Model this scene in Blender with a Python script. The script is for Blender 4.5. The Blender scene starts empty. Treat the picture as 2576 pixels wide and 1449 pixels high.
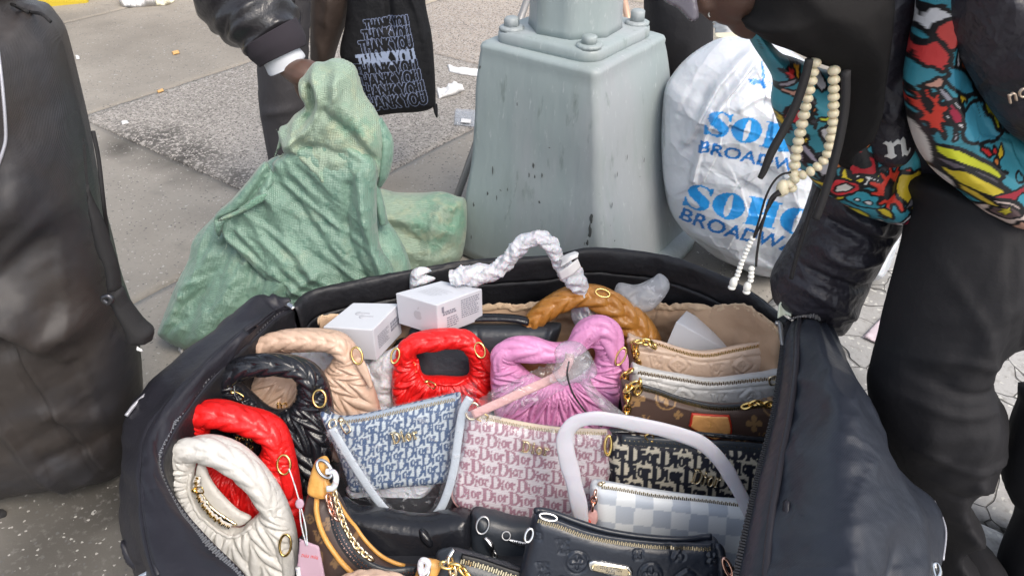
import bpy, math, random
import numpy as np
from mathutils import Vector

# ---------------------------------------------------------------- camera, world, sun, exposure
sc = bpy.context.scene
W, H, F = 2576.0, 1449.0, 1945.0
PITCH, CH = math.radians(35), 1.2
cam = bpy.data.cameras.new('camera'); camo = bpy.data.objects.new('camera', cam)
sc.collection.objects.link(camo); sc.camera = camo
cam.sensor_width = 36.0; cam.lens = 36.0 * F / W; cam.clip_end = 200; cam.clip_start = 0.02
camo.location = (0, 0, CH); camo.rotation_euler = (math.radians(90) - PITCH, 0, 0)
world = bpy.data.worlds.new('World'); sc.world = world; world.use_nodes = True
wn = world.node_tree.nodes; wl = world.node_tree.links
bg = wn['Background']; sky = wn.new('ShaderNodeTexSky'); sky.sky_type = 'NISHITA'; sky.sun_disc = False
SUN_EL, SUN_ROT = math.radians(52), math.radians(142)
sky.sun_elevation = SUN_EL; sky.sun_rotation = SUN_ROT; sky.air_density = 1.0; sky.dust_density = 3.0; sky.ozone_density = 0.6
hs = wn.new('ShaderNodeHueSaturation'); hs.inputs['Saturation'].default_value = .52; wl.new(sky.outputs[0], hs.inputs['Color']); wl.new(hs.outputs[0], bg.inputs[0]); bg.inputs[1].default_value = 0.15
sl = bpy.data.lights.new('sun', 'SUN'); so = bpy.data.objects.new('sun', sl); sc.collection.objects.link(so)
sl.energy = 1.0; sl.angle = math.radians(28); sl.color = (1.0, 0.90, 0.77)
sd = Vector((math.sin(SUN_ROT) * math.cos(SUN_EL), math.cos(SUN_ROT) * math.cos(SUN_EL), math.sin(SUN_EL)))
so.rotation_euler = sd.to_track_quat('Z', 'Y').to_euler()
sc.view_settings.view_transform = 'Standard'; sc.view_settings.look = 'None'
sc.view_settings.exposure = 0.82; sc.view_settings.gamma = 1; sc.view_settings.use_curve_mapping = False
sc.render.engine = 'CYCLES'; sc.cycles.max_bounces = 8; sc.cycles.transparent_max_bounces = 16

# ---------------------------------------------------------------- photograph geometry -> place
CAM = np.array([0, 0, CH]); RT = np.array([1., 0, 0])
FW = np.array([0, math.cos(PITCH), -math.sin(PITCH)]); UP = np.array([0, math.sin(PITCH), math.cos(PITCH)])
def ray(x, y): return FW + RT * (x - W / 2) / F - UP * (y - H / 2) / F
def G(x, y, z=0.0):
    d = ray(x, y); return CAM + d * ((z - CH) / d[2])
def Yp(x, y, Y):
    d = ray(x, y); return CAM + d * (Y / d[1])
class Pl:
    """a plane that stands in the scene: origin, yaw, backward lean (degrees), right / up / normal"""
    def __init__(s, x, y, z=None, Y=None, yaw=0, lean=0):
        s.O = G(x, y, z) if Y is None else Yp(x, y, Y)
        yw, ln = math.radians(yaw), math.radians(lean)
        fw = np.array([-math.sin(yw), math.cos(yw), 0]); s.r = np.array([math.cos(yw), math.sin(yw), 0])
        s.u = math.cos(ln) * np.array([0, 0, 1.]) + math.sin(ln) * fw; s.n = np.cross(s.r, s.u)
    def ab(s, x, y):
        d = ray(x, y); t = ((s.O - CAM) @ s.n) / (d @ s.n); p = CAM + d * t - s.O
        return (p @ s.r, p @ s.u)
    def pts(s, L): return np.array([s.ab(p[0], p[1]) for p in L], float)
    def P(s, a, b, h=0.0):
        a, b, h = np.broadcast_arrays(np.asarray(a, float), np.asarray(b, float), np.asarray(h, float))
        return s.O + a[..., None] * s.r + b[..., None] * s.u + h[..., None] * s.n
    def at(s, x, y, h=0.0):
        a, b = s.ab(x, y); return s.P(a, b, h)
    def back(s, p):
        q = np.asarray(p) - s.O; return q @ s.r, q @ s.u

def smooth(P, closed=True, n=6):
    """Catmull-Rom through points; a point given twice is a corner"""
    P = np.asarray(P, float); N = len(P); out = []
    R = range(N) if closed else range(N - 1)
    for i in R:
        p1, p2 = P[i], P[(i + 1) % N]
        if np.allclose(p1, p2): continue
        p0 = P[(i - 1) % N] if (closed or i > 0) else 2 * p1 - p2
        p3 = P[(i + 2) % N] if (closed or i < N - 2) else 2 * p2 - p1
        if np.allclose(p0, p1): p0 = p1 * 2 - p2
        if np.allclose(p3, p2): p3 = p2 * 2 - p1
        for k in range(n):
            t = k / n
            out.append(0.5 * ((2 * p1) + (-p0 + p2) * t + (2 * p0 - 5 * p1 + 4 * p2 - p3) * t * t + (-p0 + 3 * p1 - 3 * p2 + p3) * t ** 3))
    if not closed: out.append(P[-1])
    return np.array(out)
def loop_segs(L): L = np.asarray(L); return np.hstack([L, np.roll(L, -1, 0)])
def open_segs(L): L = np.asarray(L); return np.hstack([L[:-1], L[1:]])
def inside(P, S):
    r = np.zeros(len(P), bool)
    if not len(P) or not len(S): return r
    lo = np.minimum(S[:, :2].min(0), S[:, 2:].min(0)); hi = np.maximum(S[:, :2].max(0), S[:, 2:].max(0))
    idx = np.where((P[:, 0] >= lo[0]) & (P[:, 0] <= hi[0]) & (P[:, 1] >= lo[1]) & (P[:, 1] <= hi[1]))[0]
    x, y = P[idx, 0], P[idx, 1]; c = np.zeros(len(idx), bool)
    for x1, y1, x2, y2 in S:
        if y1 == y2: continue
        m = (y1 > y) != (y2 > y)
        c ^= m & (x < (x2 - x1) * (y - y1) / (y2 - y1) + x1)
    r[idx] = c; return r
def dist(P, S, near=False):
    best = np.full(len(P), 1e9); cx = np.zeros((len(P), 2))
    for x1, y1, x2, y2 in S:
        dx, dy = x2 - x1, y2 - y1; L = dx * dx + dy * dy + 1e-18
        t = np.clip(((P[:, 0] - x1) * dx + (P[:, 1] - y1) * dy) / L, 0, 1)
        qx, qy = x1 + t * dx, y1 + t * dy; d = (P[:, 0] - qx) ** 2 + (P[:, 1] - qy) ** 2
        m = d < best; best[m] = d[m]
        if near: cx[m, 0] = qx[m]; cx[m, 1] = qy[m]
    return (np.sqrt(best), cx) if near else np.sqrt(best)
def _h(ix, iy, iz):
    n = (ix * 374761393 + iy * 668265263 + iz * 2147483647 * 3) & 0xffffffff
    n = ((n ^ (n >> 13)) * 1274126177) & 0xffffffff
    return ((n ^ (n >> 16)) & 0xffff) / 65535.0
def vnoise(x, y, z=0.0):
    x, y, z = np.broadcast_arrays(np.asarray(x, float), np.asarray(y, float), np.asarray(z, float))
    ix, iy, iz = np.floor(x).astype(np.int64), np.floor(y).astype(np.int64), np.floor(z).astype(np.int64)
    fx, fy, fz = x - ix, y - iy, z - iz
    fx, fy, fz = [t * t * (3 - 2 * t) for t in (fx, fy, fz)]; r = 0
    for a in (0, 1):
        for b in (0, 1):
            for c in (0, 1):
                r = r + _h(ix + a, iy + b, iz + c) * (fx if a else 1 - fx) * (fy if b else 1 - fy) * (fz if c else 1 - fz)
    return r * 2 - 1
def fbm(x, y, z=0.0, o=3):
    r = 0; am = 1.0
    for k in range(o): r = r + am * vnoise(x * 2 ** k + 7.1 * k, y * 2 ** k + 3.3 * k, z * 2 ** k); am *= .5
    return r
def wrinkle(x, y, s=0.0):
    """creased cloth: sharp crests between soft valleys"""
    wx, wy = x + .35 * vnoise(x * .7, y * .7, s + 9), y + .35 * vnoise(x * .7 + 40, y * .7, s)
    return (1 - 2 * np.abs(vnoise(wx, wy, s))) * .6 + (1 - 2 * np.abs(vnoise(wx * 2.1 + 5, wy * 2.1, s))) * .3

def facet(x, y, s=0):
    """crumpled sheet: flat-ish facets meeting in sharp creases"""
    x = np.asarray(x, float); y = np.asarray(y, float); x = x + .3 * vnoise(x * .8, y * .8, s + 3); y = y + .3 * vnoise(x * .8, y * .8, s + 13)
    ix, iy = np.floor(x).astype(np.int64), np.floor(y).astype(np.int64); best = np.full(x.shape, 9.); tilt = np.zeros(x.shape)
    for i in (-1, 0, 1):
        for j in (-1, 0, 1):
            cx, cy = ix + i, iy + j; px = cx + _h(cx, cy, int(s) + 1 + 0 * cx); py = cy + _h(cx, cy, int(s) + 2 + 0 * cx)
            d = (x - px) ** 2 + (y - py) ** 2; m = d < best
            tx = (_h(cx, cy, int(s) + 5 + 0 * cx) - .5); ty = (_h(cx, cy, int(s) + 7 + 0 * cx) - .5)
            tilt = np.where(m, tx * (x - px) + ty * (y - py), tilt); best = np.where(m, d, best)
    return np.sqrt(best) * .9 - .45 + tilt * 1.1
def drape(a, b, ang, fa, fl, s=0):
    """long soft-bottomed, sharp-crested folds running in one direction"""
    c, n = math.cos(math.radians(ang)), math.sin(math.radians(ang)); u = a * c + b * n; v = -a * n + b * c
    v = v + .25 / fa * vnoise(u * fl * 1.7, v * fa * .3, s + 1); q = vnoise(v * fa, u * fl, s)
    return .6 - 1.5 * np.abs(q) + .5 * (.5 - np.abs(vnoise(v * fa * 2.3 + 3, u * fl * 1.5, s + 5)))

# ---------------------------------------------------------------- objects
def thing(name, label, cat, loc, group=None):
    o = bpy.data.objects.new(name, None); sc.collection.objects.link(o); o.location = tuple(map(float, loc))
    o.empty_display_size = .05; o['label'] = label; o['category'] = cat
    if group: o['group'] = group
    return o
def origin(o):
    v = np.zeros(3)
    while o is not None: v = v + np.array(o.location[:]); o = o.parent
    return v
def mk(name, V, Fc, mat, parent=None, col=None, smooth_=True, mats=None, mi=None, stuff=False):
    V = np.asarray(V, float)
    me = bpy.data.meshes.new(name); org = origin(parent) if parent is not None else np.zeros(3)
    me.from_pydata((V - org).tolist(), [], Fc if isinstance(Fc, list) else np.asarray(Fc).tolist())
    for m in (mats or [mat]): me.materials.append(m)
    if mi is not None: me.polygons.foreach_set('material_index', np.asarray(mi, np.int32))
    if col is not None:
        at = me.color_attributes.new('Col', 'FLOAT_COLOR', 'POINT')
        c = np.ones((len(V), 4)); c[:, :3] = col; at.data.foreach_set('color', c.ravel())
    me.polygons.foreach_set('use_smooth', np.full(len(me.polygons), smooth_))
    me.update()
    o = bpy.data.objects.new(name, me); sc.collection.objects.link(o)
    if parent is not None: o.parent = parent
    if stuff: o['kind'] = 'stuff'
    return o
def tag(o, label, cat, group=None):
    o['label'] = label; o['category'] = cat
    if group: o['group'] = group
    return o
class Prof:
    """holds a puff's outline so decals, zips and lettering can be laid on its front surface"""
    def __init__(s, pl, segs, T, R, disp, lift, bow): s.pl, s.segs, s.T, s.R, s.disp, s.lift, s.bow = pl, segs, T, R, disp, lift, bow
    def h(s, a, b, isin=True):
        a = np.atleast_1d(np.asarray(a, float)); b = np.atleast_1d(np.asarray(b, float)); P = np.stack([a, b], 1)
        d = dist(P, s.segs); w = np.clip(d / s.R, 0, 1)
        h = s.T * np.sqrt(np.clip(1 - (1 - w) ** 2, 0, 1))
        if s.disp is not None: h = h + s.disp(a, b, d) * np.clip(d / (s.R * .35), 0, 1)
        if s.bow is not None: h = h + s.bow(a, b)
        return h + s.lift
def puff(name, pl, out, mat, parent=None, holes=(), T=.02, R=.03, back=.6, step=.004, disp=None, col=None, lift=0.0,
         bow=None, folds=(), n=6, raw=False, stuff=False):
    """a stuffed or draped body: traced outline on its own standing plane, swelling to thickness T front and back"""
    loops = [smooth(pl.pts(out) if not raw else out, True, n)] + [smooth(pl.pts(h) if not raw else h, True, n) for h in holes]
    S = np.vstack([loop_segs(L) for L in loops])
    if folds:
        fs = [(open_segs(smooth(pl.pts(f[0]), False, 4)), f[1], f[2]) for f in folds]; d0 = disp
        def disp(a, b, d, d0=d0, fs=fs):
            P = np.stack([a, b], 1); r = d0(a, b, d) if d0 is not None else 0.0
            for s_, am, w in fs: r = r + am * np.exp(-(dist(P, s_) / w) ** 2)
            return r
    A = loops[0]; lo, hi = A.min(0) - step, A.max(0) + step
    nx, ny = int((hi[0] - lo[0]) / step) + 2, int((hi[1] - lo[1]) / step) + 2
    gx, gy = np.meshgrid(lo[0] + step * np.arange(nx), lo[1] + step * np.arange(ny), indexing='ij')
    cx, cy = gx[:-1, :-1] + step / 2, gy[:-1, :-1] + step / 2
    ins = inside(np.stack([cx.ravel(), cy.ravel()], 1), S).reshape(cx.shape)
    cnt = np.zeros(gx.shape, int)
    cnt[:-1, :-1] += ins; cnt[1:, :-1] += ins; cnt[:-1, 1:] += ins; cnt[1:, 1:] += ins
    used = cnt > 0; bnd = used & (cnt < 4)
    idx = -np.ones(gx.shape, int); idx[used] = np.arange(used.sum())
    V = np.stack([gx[used], gy[used]], 1); B = bnd[used]
    _, q = dist(V[B], S, True); V[B] = q
    d = dist(V, S); d[B] = 0
    w = np.clip(d / R, 0, 1); pr = np.sqrt(np.clip(1 - (1 - w) ** 2, 0, 1))
    dsp = disp(V[:, 0], V[:, 1], d) * np.clip(d / (R * .35), 0, 1) if disp is not None else 0.0
    bw = (bow(V[:, 0], V[:, 1]) if bow is not None else 0.0) + lift
    P1 = pl.P(V[:, 0], V[:, 1], T * pr + dsp + bw); N = len(V)
    I, J = np.where(ins)
    q = np.stack([idx[I, J], idx[I + 1, J], idx[I + 1, J + 1], idx[I, J + 1]], 1)
    cc = col(V[:, 0], V[:, 1]) if col is not None else None
    if back:
        bi = np.arange(N); nb = np.where(~B)[0]; bi[nb] = N + np.arange(len(nb))
        P2 = pl.P(V[nb, 0], V[nb, 1], (-back * T * pr + (dsp * .15 if disp is not None else 0.0) + bw)[nb])
        Vv = np.vstack([P1, P2]); q2 = bi[q][:, ::-1]
        keep = ~np.all(bi[q] == q, axis=1); Fc = np.vstack([q, q2[keep]])
        if cc is not None: cc = np.vstack([cc, cc[nb]])
    else: Vv, Fc = P1, q
    o = mk(name, Vv, Fc, mat, parent, cc, stuff=stuff)
    return o, Prof(pl, S, T, R, disp, lift, bow)
def tube_mesh(P, rad, nseg=10, mod=None, flat=1.0, up=None, caps=True, closed=False):
    P = np.asarray(P, float); N = len(P); rad = np.broadcast_to(np.asarray(rad, float), (N,))
    T = (np.roll(P, -1, 0) - np.roll(P, 1, 0)) if closed else np.gradient(P, axis=0)
    T /= np.linalg.norm(T, axis=1)[:, None] + 1e-12
    u = np.array(up if up is not None else (0, 0, 1.)); 
    if abs(u @ T[0]) > .95: u = np.array([1., 0, 0])
    V = np.zeros((N, nseg, 3)); ph = np.arange(nseg) * 2 * math.pi / nseg
    for i in range(N):
        if up is not None: u = np.array(up, float)
        u = u - (u @ T[i]) * T[i]; u /= np.linalg.norm(u) + 1e-12; v = np.cross(T[i], u)
        m = mod(i / (N - 1 + closed), ph) if mod is not None else 1.0
        V[i] = P[i] + rad[i] * ((np.cos(ph) * m * flat)[:, None] * u + (np.sin(ph) * m)[:, None] * v)
    F_ = []
    for i in range(N if closed else N - 1):
        k = (i + 1) % N
        for j in range(nseg):
            l = (j + 1) % nseg; F_.append([i * nseg + j, i * nseg + l, k * nseg + l, k * nseg + j])
    if caps and not closed: F_.append(list(range(nseg))[::-1]); F_.append([(N - 1) * nseg + j for j in range(nseg)])
    return V.reshape(-1, 3), F_
def tube(name, P, rad, mat, parent=None, nseg=10, n=6, mod=None, flat=1.0, up=None, closed=False, col=None, caps=True, stuff=False):
    P = np.asarray(P, float); rad = np.atleast_1d(np.asarray(rad, float))
    if len(rad) == 1: rad = np.repeat(rad, len(P))
    if n > 1:
        Q = smooth(np.hstack([P, rad[:, None]]), closed, n); P, rad = Q[:, :3], Q[:, 3]
    V, Fc = tube_mesh(P, rad, nseg, mod, flat, up, caps, closed)
    return mk(name, V, Fc, mat, parent, stuff=stuff)
def joined(name, meshes, mat, parent=None, smooth_=True, stuff=False):
    V, Fc, k = [], [], 0
    for v, f in meshes:
        V.append(v); Fc += [[i + k for i in q] for q in f]; k += len(v)
    return mk(name, np.vstack(V), Fc, mat, parent, smooth_=smooth_, stuff=stuff)
def box_mesh(c, ax, half):
    c = np.asarray(c, float); V = []
    for k in (-1, 1):
        for j in (-1, 1):
            for i in (-1, 1): V.append(c + i * half[0] * ax[0] + j * half[1] * ax[1] + k * half[2] * ax[2])
    return np.array(V), [[0, 2, 3, 1], [4, 5, 7, 6], [0, 1, 5, 4], [2, 6, 7, 3], [0, 4, 6, 2], [1, 3, 7, 5]]
def ball_mesh(c, r, seg=12, rings=8, sc_=(1, 1, 1), ax=None):
    V = []; F_ = []; ax = np.eye(3) if ax is None else np.asarray(ax)
    for i in range(rings + 1):
        th = math.pi * i / rings
        for j in range(seg):
            p = 2 * math.pi * j / seg
            v = np.array([math.sin(th) * math.cos(p) * sc_[0], math.sin(th) * math.sin(p) * sc_[1], math.cos(th) * sc_[2]])
            V.append(np.asarray(c) + r * (v @ ax))
    for i in range(rings):
        for j in range(seg):
            F_.append([i * seg + j, (i + 1) * seg + j, (i + 1) * seg + (j + 1) % seg, i * seg + (j + 1) % seg])
    return np.array(V), F_
def surf(name, rows, mat, parent=None, nu=6, nv=6, thick=.003, disp=None, col=None, stuff=False):
    """cloth or shell lofted through rows of points; disp(u, v, X) pushes it along its normals; folded back to a thickness"""
    R = np.array(rows, float)
    A = np.array([smooth(r, False, nu) for r in R]); A = np.array([smooth(A[:, j], False, nv) for j in range(A.shape[1])]).transpose(1, 0, 2)
    nI, nJ = A.shape[:2]
    dU = np.gradient(A, axis=1); dV = np.gradient(A, axis=0); Nn = np.cross(dU, dV); Nn /= np.linalg.norm(Nn, axis=2)[..., None] + 1e-12
    if disp is not None:
        vv, uu = np.meshgrid(np.linspace(0, 1, nI), np.linspace(0, 1, nJ), indexing='ij')
        A = A + Nn * disp(uu, vv, A)[..., None]
    B = A - Nn * thick
    V = np.vstack([A.reshape(-1, 3), B.reshape(-1, 3)]); K = nI * nJ
    I, J = np.meshgrid(np.arange(nI - 1), np.arange(nJ - 1), indexing='ij'); q = (I * nJ + J).ravel()
    f1 = np.stack([q, q + 1, q + nJ + 1, q + nJ], 1); f2 = f1[:, ::-1] + K
    Fc = np.vstack([f1, f2]).tolist()
    ed = [(i, i + 1) for i in range(nJ - 1)][::-1] and []
    rim = [j for j in range(nJ)] + [i * nJ + nJ - 1 for i in range(1, nI)] + [(nI - 1) * nJ + j for j in range(nJ - 2, -1, -1)] + [i * nJ for i in range(nI - 2, 0, -1)]
    for k in range(len(rim)):
        a, b = rim[k], rim[(k + 1) % len(rim)]; Fc.append([a, a + K, b + K, b])
    return mk(name, V, Fc, mat, parent, stuff=stuff)

# ---------------------------------------------------------------- materials
def mat(name, c=(.5, .5, .5), rough=.5, metal=0.0, spec=.5, bump=None, var=None, attr=False, coat=0.0, alpha=1.0, trans=0.0, weave=None,
        sheen=0.0, speck=None, stretch=None, emis=None, sss=0.0, crease=None):
    m = bpy.data.materials.new(name); m.use_nodes = True; nt = m.node_tree; N = nt.nodes; L = nt.links; b = N['Principled BSDF']
    b.inputs['Base Color'].default_value = (*c, 1); b.inputs['Roughness'].default_value = rough; b.inputs['Metallic'].default_value = metal
    b.inputs['Specular IOR Level'].default_value = spec; b.inputs['Coat Weight'].default_value = coat; b.inputs['Coat Roughness'].default_value = .15
    b.inputs['Alpha'].default_value = alpha; b.inputs['Transmission Weight'].default_value = trans
    b.inputs['Sheen Weight'].default_value = sheen; b.inputs['Sheen Roughness'].default_value = .4
    if sss: b.inputs['Subsurface Weight'].default_value = sss; b.inputs['Subsurface Scale'].default_value = .01
    tc = N.new('ShaderNodeTexCoord'); co = tc.outputs['Object']
    if stretch:
        mp = N.new('ShaderNodeMapping'); mp.inputs['Scale'].default_value = stretch; L.new(co, mp.inputs[0]); co = mp.outputs[0]
    src = None
    if attr:
        a = N.new('ShaderNodeVertexColor'); a.layer_name = 'Col'; src = a.outputs['Color']
    def noise(scale, det=4, ro=.6):
        n = N.new('ShaderNodeTexNoise'); n.inputs['Scale'].default_value = scale; n.inputs['Detail'].default_value = det; n.inputs['Roughness'].default_value = ro
        L.new(co, n.inputs['Vector']); return n
    def mixc(fac, A, B, mode='MIX'):
        x = N.new('ShaderNodeMix'); x.data_type = 'RGBA'; x.blend_type = mode
        if hasattr(fac, 'links') or not isinstance(fac, (int, float)): L.new(fac, x.inputs[0])
        else: x.inputs[0].default_value = fac
        for sck, v in ((6, A), (7, B)):
            if isinstance(v, tuple): x.inputs[sck].default_value = (*v, 1)
            else: L.new(v, x.inputs[sck])
        return x.outputs[2]
    def ramp(sock, lo, hi):
        r = N.new('ShaderNodeMapRange'); r.inputs[1].default_value = lo; r.inputs[2].default_value = hi; L.new(sock, r.inputs[0]); return r.outputs[0]
    if var:                                            # (scale, second colour, lo, hi) blotches of dirt or wear
        for scale, c2, lo, hi in (var if isinstance(var, list) else [var]):
            src = mixc(ramp(noise(scale).outputs[0], lo, hi), src if src is not None else c, c2)
    if speck:                                          # (scale, colour, threshold) small chips or grains
        for scale, c2, th in (speck if isinstance(speck, list) else [speck]):
            v = N.new('ShaderNodeTexVoronoi'); v.inputs['Scale'].default_value = scale; L.new(co, v.inputs['Vector'])
            sp = N.new('ShaderNodeSeparateColor'); L.new(v.outputs['Color'], sp.inputs[0])
            mth = N.new('ShaderNodeMath'); mth.operation = 'GREATER_THAN'; mth.inputs[1].default_value = th; L.new(sp.outputs[0], mth.inputs[0])
            src = mixc(mth.outputs[0], src if src is not None else c, c2)
    if src is not None: L.new(src, b.inputs['Base Color'])
    prev = None
    def addbump(sock, strength, d=.002):
        nonlocal prev
        bp = N.new('ShaderNodeBump'); bp.inputs['Strength'].default_value = strength; bp.inputs['Distance'].default_value = d
        L.new(sock, bp.inputs['Height'])
        if prev is not None: L.new(prev, bp.inputs['Normal'])
        prev = bp.outputs[0]
    if bump:
        for bb in (bump if isinstance(bump, list) else [bump]): addbump(noise(bb[0]).outputs[0], bb[1], bb[2] if len(bb) > 2 else .002)
    if crease:                                         # fine crumpling: (scale, strength, depth)
        for cs, ct_, cd in crease:
            nz = noise(cs * .35, 2); ad = N.new('ShaderNodeMixRGB'); ad.blend_type = 'ADD'; ad.inputs[0].default_value = .9 / cs * 3; L.new(co, ad.inputs[1]); L.new(nz.outputs['Color'], ad.inputs[2])
            v = N.new('ShaderNodeTexVoronoi'); v.inputs['Scale'].default_value = cs; L.new(ad.outputs[0], v.inputs['Vector']); addbump(v.outputs['Distance'], ct_, cd)
    if weave:
        for rot in (0, 1):
            w = N.new('ShaderNodeTexWave'); w.wave_type = 'BANDS'; w.bands_direction = 'DIAGONAL' if weave[0] == 'twill' else ('X', 'Z')[rot]
            w.inputs['Scale'].default_value = weave[1]; w.inputs['Distortion'].default_value = .6; w.inputs['Detail'].default_value = 1
            L.new(co, w.inputs['Vector']); addbump(w.outputs['Fac'], weave[2], .001)
            if weave[0] == 'twill': break
    if prev is not None: L.new(prev, b.inputs['Normal'])
    return m
def film(name, tint=(.95, .97, 1.0), white=.12, rough=.12, scale=45, white2=.35):
    """clear crinkled polythene: see-through, glossy, whitened along its creases"""
    m = bpy.data.materials.new(name); m.use_nodes = True; nt = m.node_tree; N = nt.nodes; L = nt.links; N.remove(N['Principled BSDF'])
    out = N['Material Output']; tr = N.new('ShaderNodeBsdfTransparent'); tr.inputs[0].default_value = (*tint, 1)
    gl = N.new('ShaderNodeBsdfGlossy'); gl.inputs['Roughness'].default_value = rough; df = N.new('ShaderNodeBsdfDiffuse'); df.inputs[0].default_value = (.93, .95, .98, 1)
    tl = N.new('ShaderNodeBsdfTranslucent'); tl.inputs[0].default_value = (.9, .92, .95, 1)
    tc = N.new('ShaderNodeTexCoord'); nz = N.new('ShaderNodeTexNoise'); nz.inputs['Scale'].default_value = scale; nz.inputs['Detail'].default_value = 3; nz.inputs['Distortion'].default_value = 1.2
    L.new(tc.outputs['Object'], nz.inputs['Vector']); bp = N.new('ShaderNodeBump'); bp.inputs['Strength'].default_value = .9; bp.inputs['Distance'].default_value = .006
    L.new(nz.outputs[0], bp.inputs['Height']); L.new(bp.outputs[0], gl.inputs['Normal']); L.new(bp.outputs[0], df.inputs['Normal'])
    fr = N.new('ShaderNodeLayerWeight'); fr.inputs['Blend'].default_value = .3; L.new(bp.outputs[0], fr.inputs['Normal']); pw = N.new('ShaderNodeMath'); pw.operation = 'POWER'; pw.inputs[1].default_value = 2.2; L.new(fr.outputs['Facing'], pw.inputs[0])
    mr = N.new('ShaderNodeMapRange'); mr.inputs[1].default_value = .60; mr.inputs[2].default_value = .72; mr.inputs[3].default_value = white; mr.inputs[4].default_value = white2
    L.new(nz.outputs[0], mr.inputs[0]); dd = N.new('ShaderNodeMixShader'); dd.inputs[0].default_value = .4; L.new(df.outputs[0], dd.inputs[1]); L.new(tl.outputs[0], dd.inputs[2])
    m1 = N.new('ShaderNodeMixShader'); L.new(mr.outputs[0], m1.inputs[0]); L.new(tr.outputs[0], m1.inputs[1]); L.new(dd.outputs[0], m1.inputs[2])
    fa = N.new('ShaderNodeMath'); fa.operation = 'MULTIPLY_ADD'; fa.inputs[1].default_value = .5; fa.inputs[2].default_value = .045; L.new(pw.outputs[0], fa.inputs[0])
    m2 = N.new('ShaderNodeMixShader'); L.new(fa.outputs[0], m2.inputs[0]); L.new(m1.outputs[0], m2.inputs[1]); L.new(gl.outputs[0], m2.inputs[2]); L.new(m2.outputs[0], out.inputs[0])
    return m

# ---------------------------------------------------------------- lettering
GL = {
 'D': [[(0,0),(0,.06),(.1,.09),(.1,.91),(0,.94),(0,1),(.42,1),(.62,.95),(.78,.8),(.86,.6),(.86,.4),(.78,.2),(.62,.05),(.42,0)], [(.28,.07),(.28,.93),(.42,.93),(.55,.86),(.63,.7),(.66,.5),(.63,.3),(.55,.14),(.42,.07)]],
 'i': [[(0,0),(0,.05),(.07,.07),(.07,.58),(0,.6),(0,.65),(.24,.68),(.24,.07),(.31,.05),(.31,0)], [(.07,.8),(.07,.95),(.24,.95),(.24,.8)]],
 'o': [[(.3+.3*math.cos(t*.5236),.34+.36*math.sin(t*.5236)) for t in range(12)], [(.3+.13*math.cos(t*.5236),.34+.27*math.sin(t*.5236)) for t in range(12)]],
 'r': [[(0,0),(0,.05),(.07,.07),(.07,.58),(0,.6),(0,.65),(.24,.68),(.26,.56),(.38,.67),(.5,.66),(.52,.5),(.42,.45),(.36,.54),(.25,.44),(.24,.07),(.34,.05),(.34,0)]],
 'O': [[(.45+.45*math.cos(t*.3491),.5+.51*math.sin(t*.3491)) for t in range(18)], [(.45+.09*math.cos(t*.3491),.5+.43*math.sin(t*.3491)) for t in range(18)]],
 'H': [[(0,0),(0,.05),(.08,.06),(.08,.94),(0,.95),(0,1),(.44,1),(.44,.53),(.52,.53),(.52,1),(.96,1),(.96,.95),(.88,.94),(.88,.06),(.96,.05),(.96,0),(.52,0),(.52,.47),(.44,.47),(.44,0)]],
 'S': [[(.02,.0),(.0,.36),(.05,.36),(.12,.2),(.3,.06),(.42,.06),(.48,.14),(.42,.24),(.12,.45),(.03,.6),(.04,.8),(.15,.95),(.33,1.02),(.5,.98),(.6,.93),(.66,1.0),(.7,1.0),(.7,.68),(.65,.68),(.58,.84),(.42,.95),(.3,.94),(.25,.86),(.3,.77),(.6,.56),(.72,.42),(.72,.22),(.62,.06),(.45,-.02),(.28,-.01),(.15,.05),(.07,0)]],
 'LV': [[(.3,.0),(.3,.06),(.38,.07),(.52,.5),(.44,.52),(.44,.58),(.75,.58),(.75,.52),(.66,.5),(.53,.07),(.68,.07),(.8,.2),(.85,.2),(.8,0)], [(.1,1),(.1,.94),(.18,.93),(.36,.2),(.42,.2),(.66,.93),(.74,.94),(.74,1),(.5,1),(.5,.94),(.57,.93),(.42,.45),(.31,.93),(.38,.94),(.38,1)]],
 'bn': [[(0,.72),(.12,.86),(.2,.78),(.28,.86),(.3,.7),(.42,.84),(.52,.9),(.6,.78),(.74,.88),(.82,.72),(.8,.2),(.9,.12),(1,.22),(.96,.08),(.8,-.06),(.66,.1),(.6,.02),(.58,.1),(.6,.2),(.6,.62),(.48,.68),(.34,.56),(.34,.2),(.42,.12),(.34,.02),(.22,-.06),(.08,.06),(.02,.02),(.06,.14),(.14,.2),(.14,.6),(.08,.7)]],
}
_tc = {}
def text_segs(s):
    """outline of plain lettering in em units, taken from Blender's own built-in font"""
    if s in _tc: return _tc[s]
    cu = bpy.data.curves.new('lettering', 'FONT'); cu.body = s; cu.fill_mode = 'NONE'; cu.resolution_u = 3
    o = bpy.data.objects.new('lettering', cu); sc.collection.objects.link(o)
    me = bpy.data.meshes.new_from_object(o.evaluated_get(bpy.context.evaluated_depsgraph_get()))
    v = np.array([q.co[:2] for q in me.vertices]); e = np.array([q.vertices[:] for q in me.edges])
    S = np.hstack([v[e[:, 0]], v[e[:, 1]]])
    bpy.data.objects.remove(o); bpy.data.curves.remove(cu); bpy.data.meshes.remove(me)
    _tc[s] = S; return S
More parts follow.
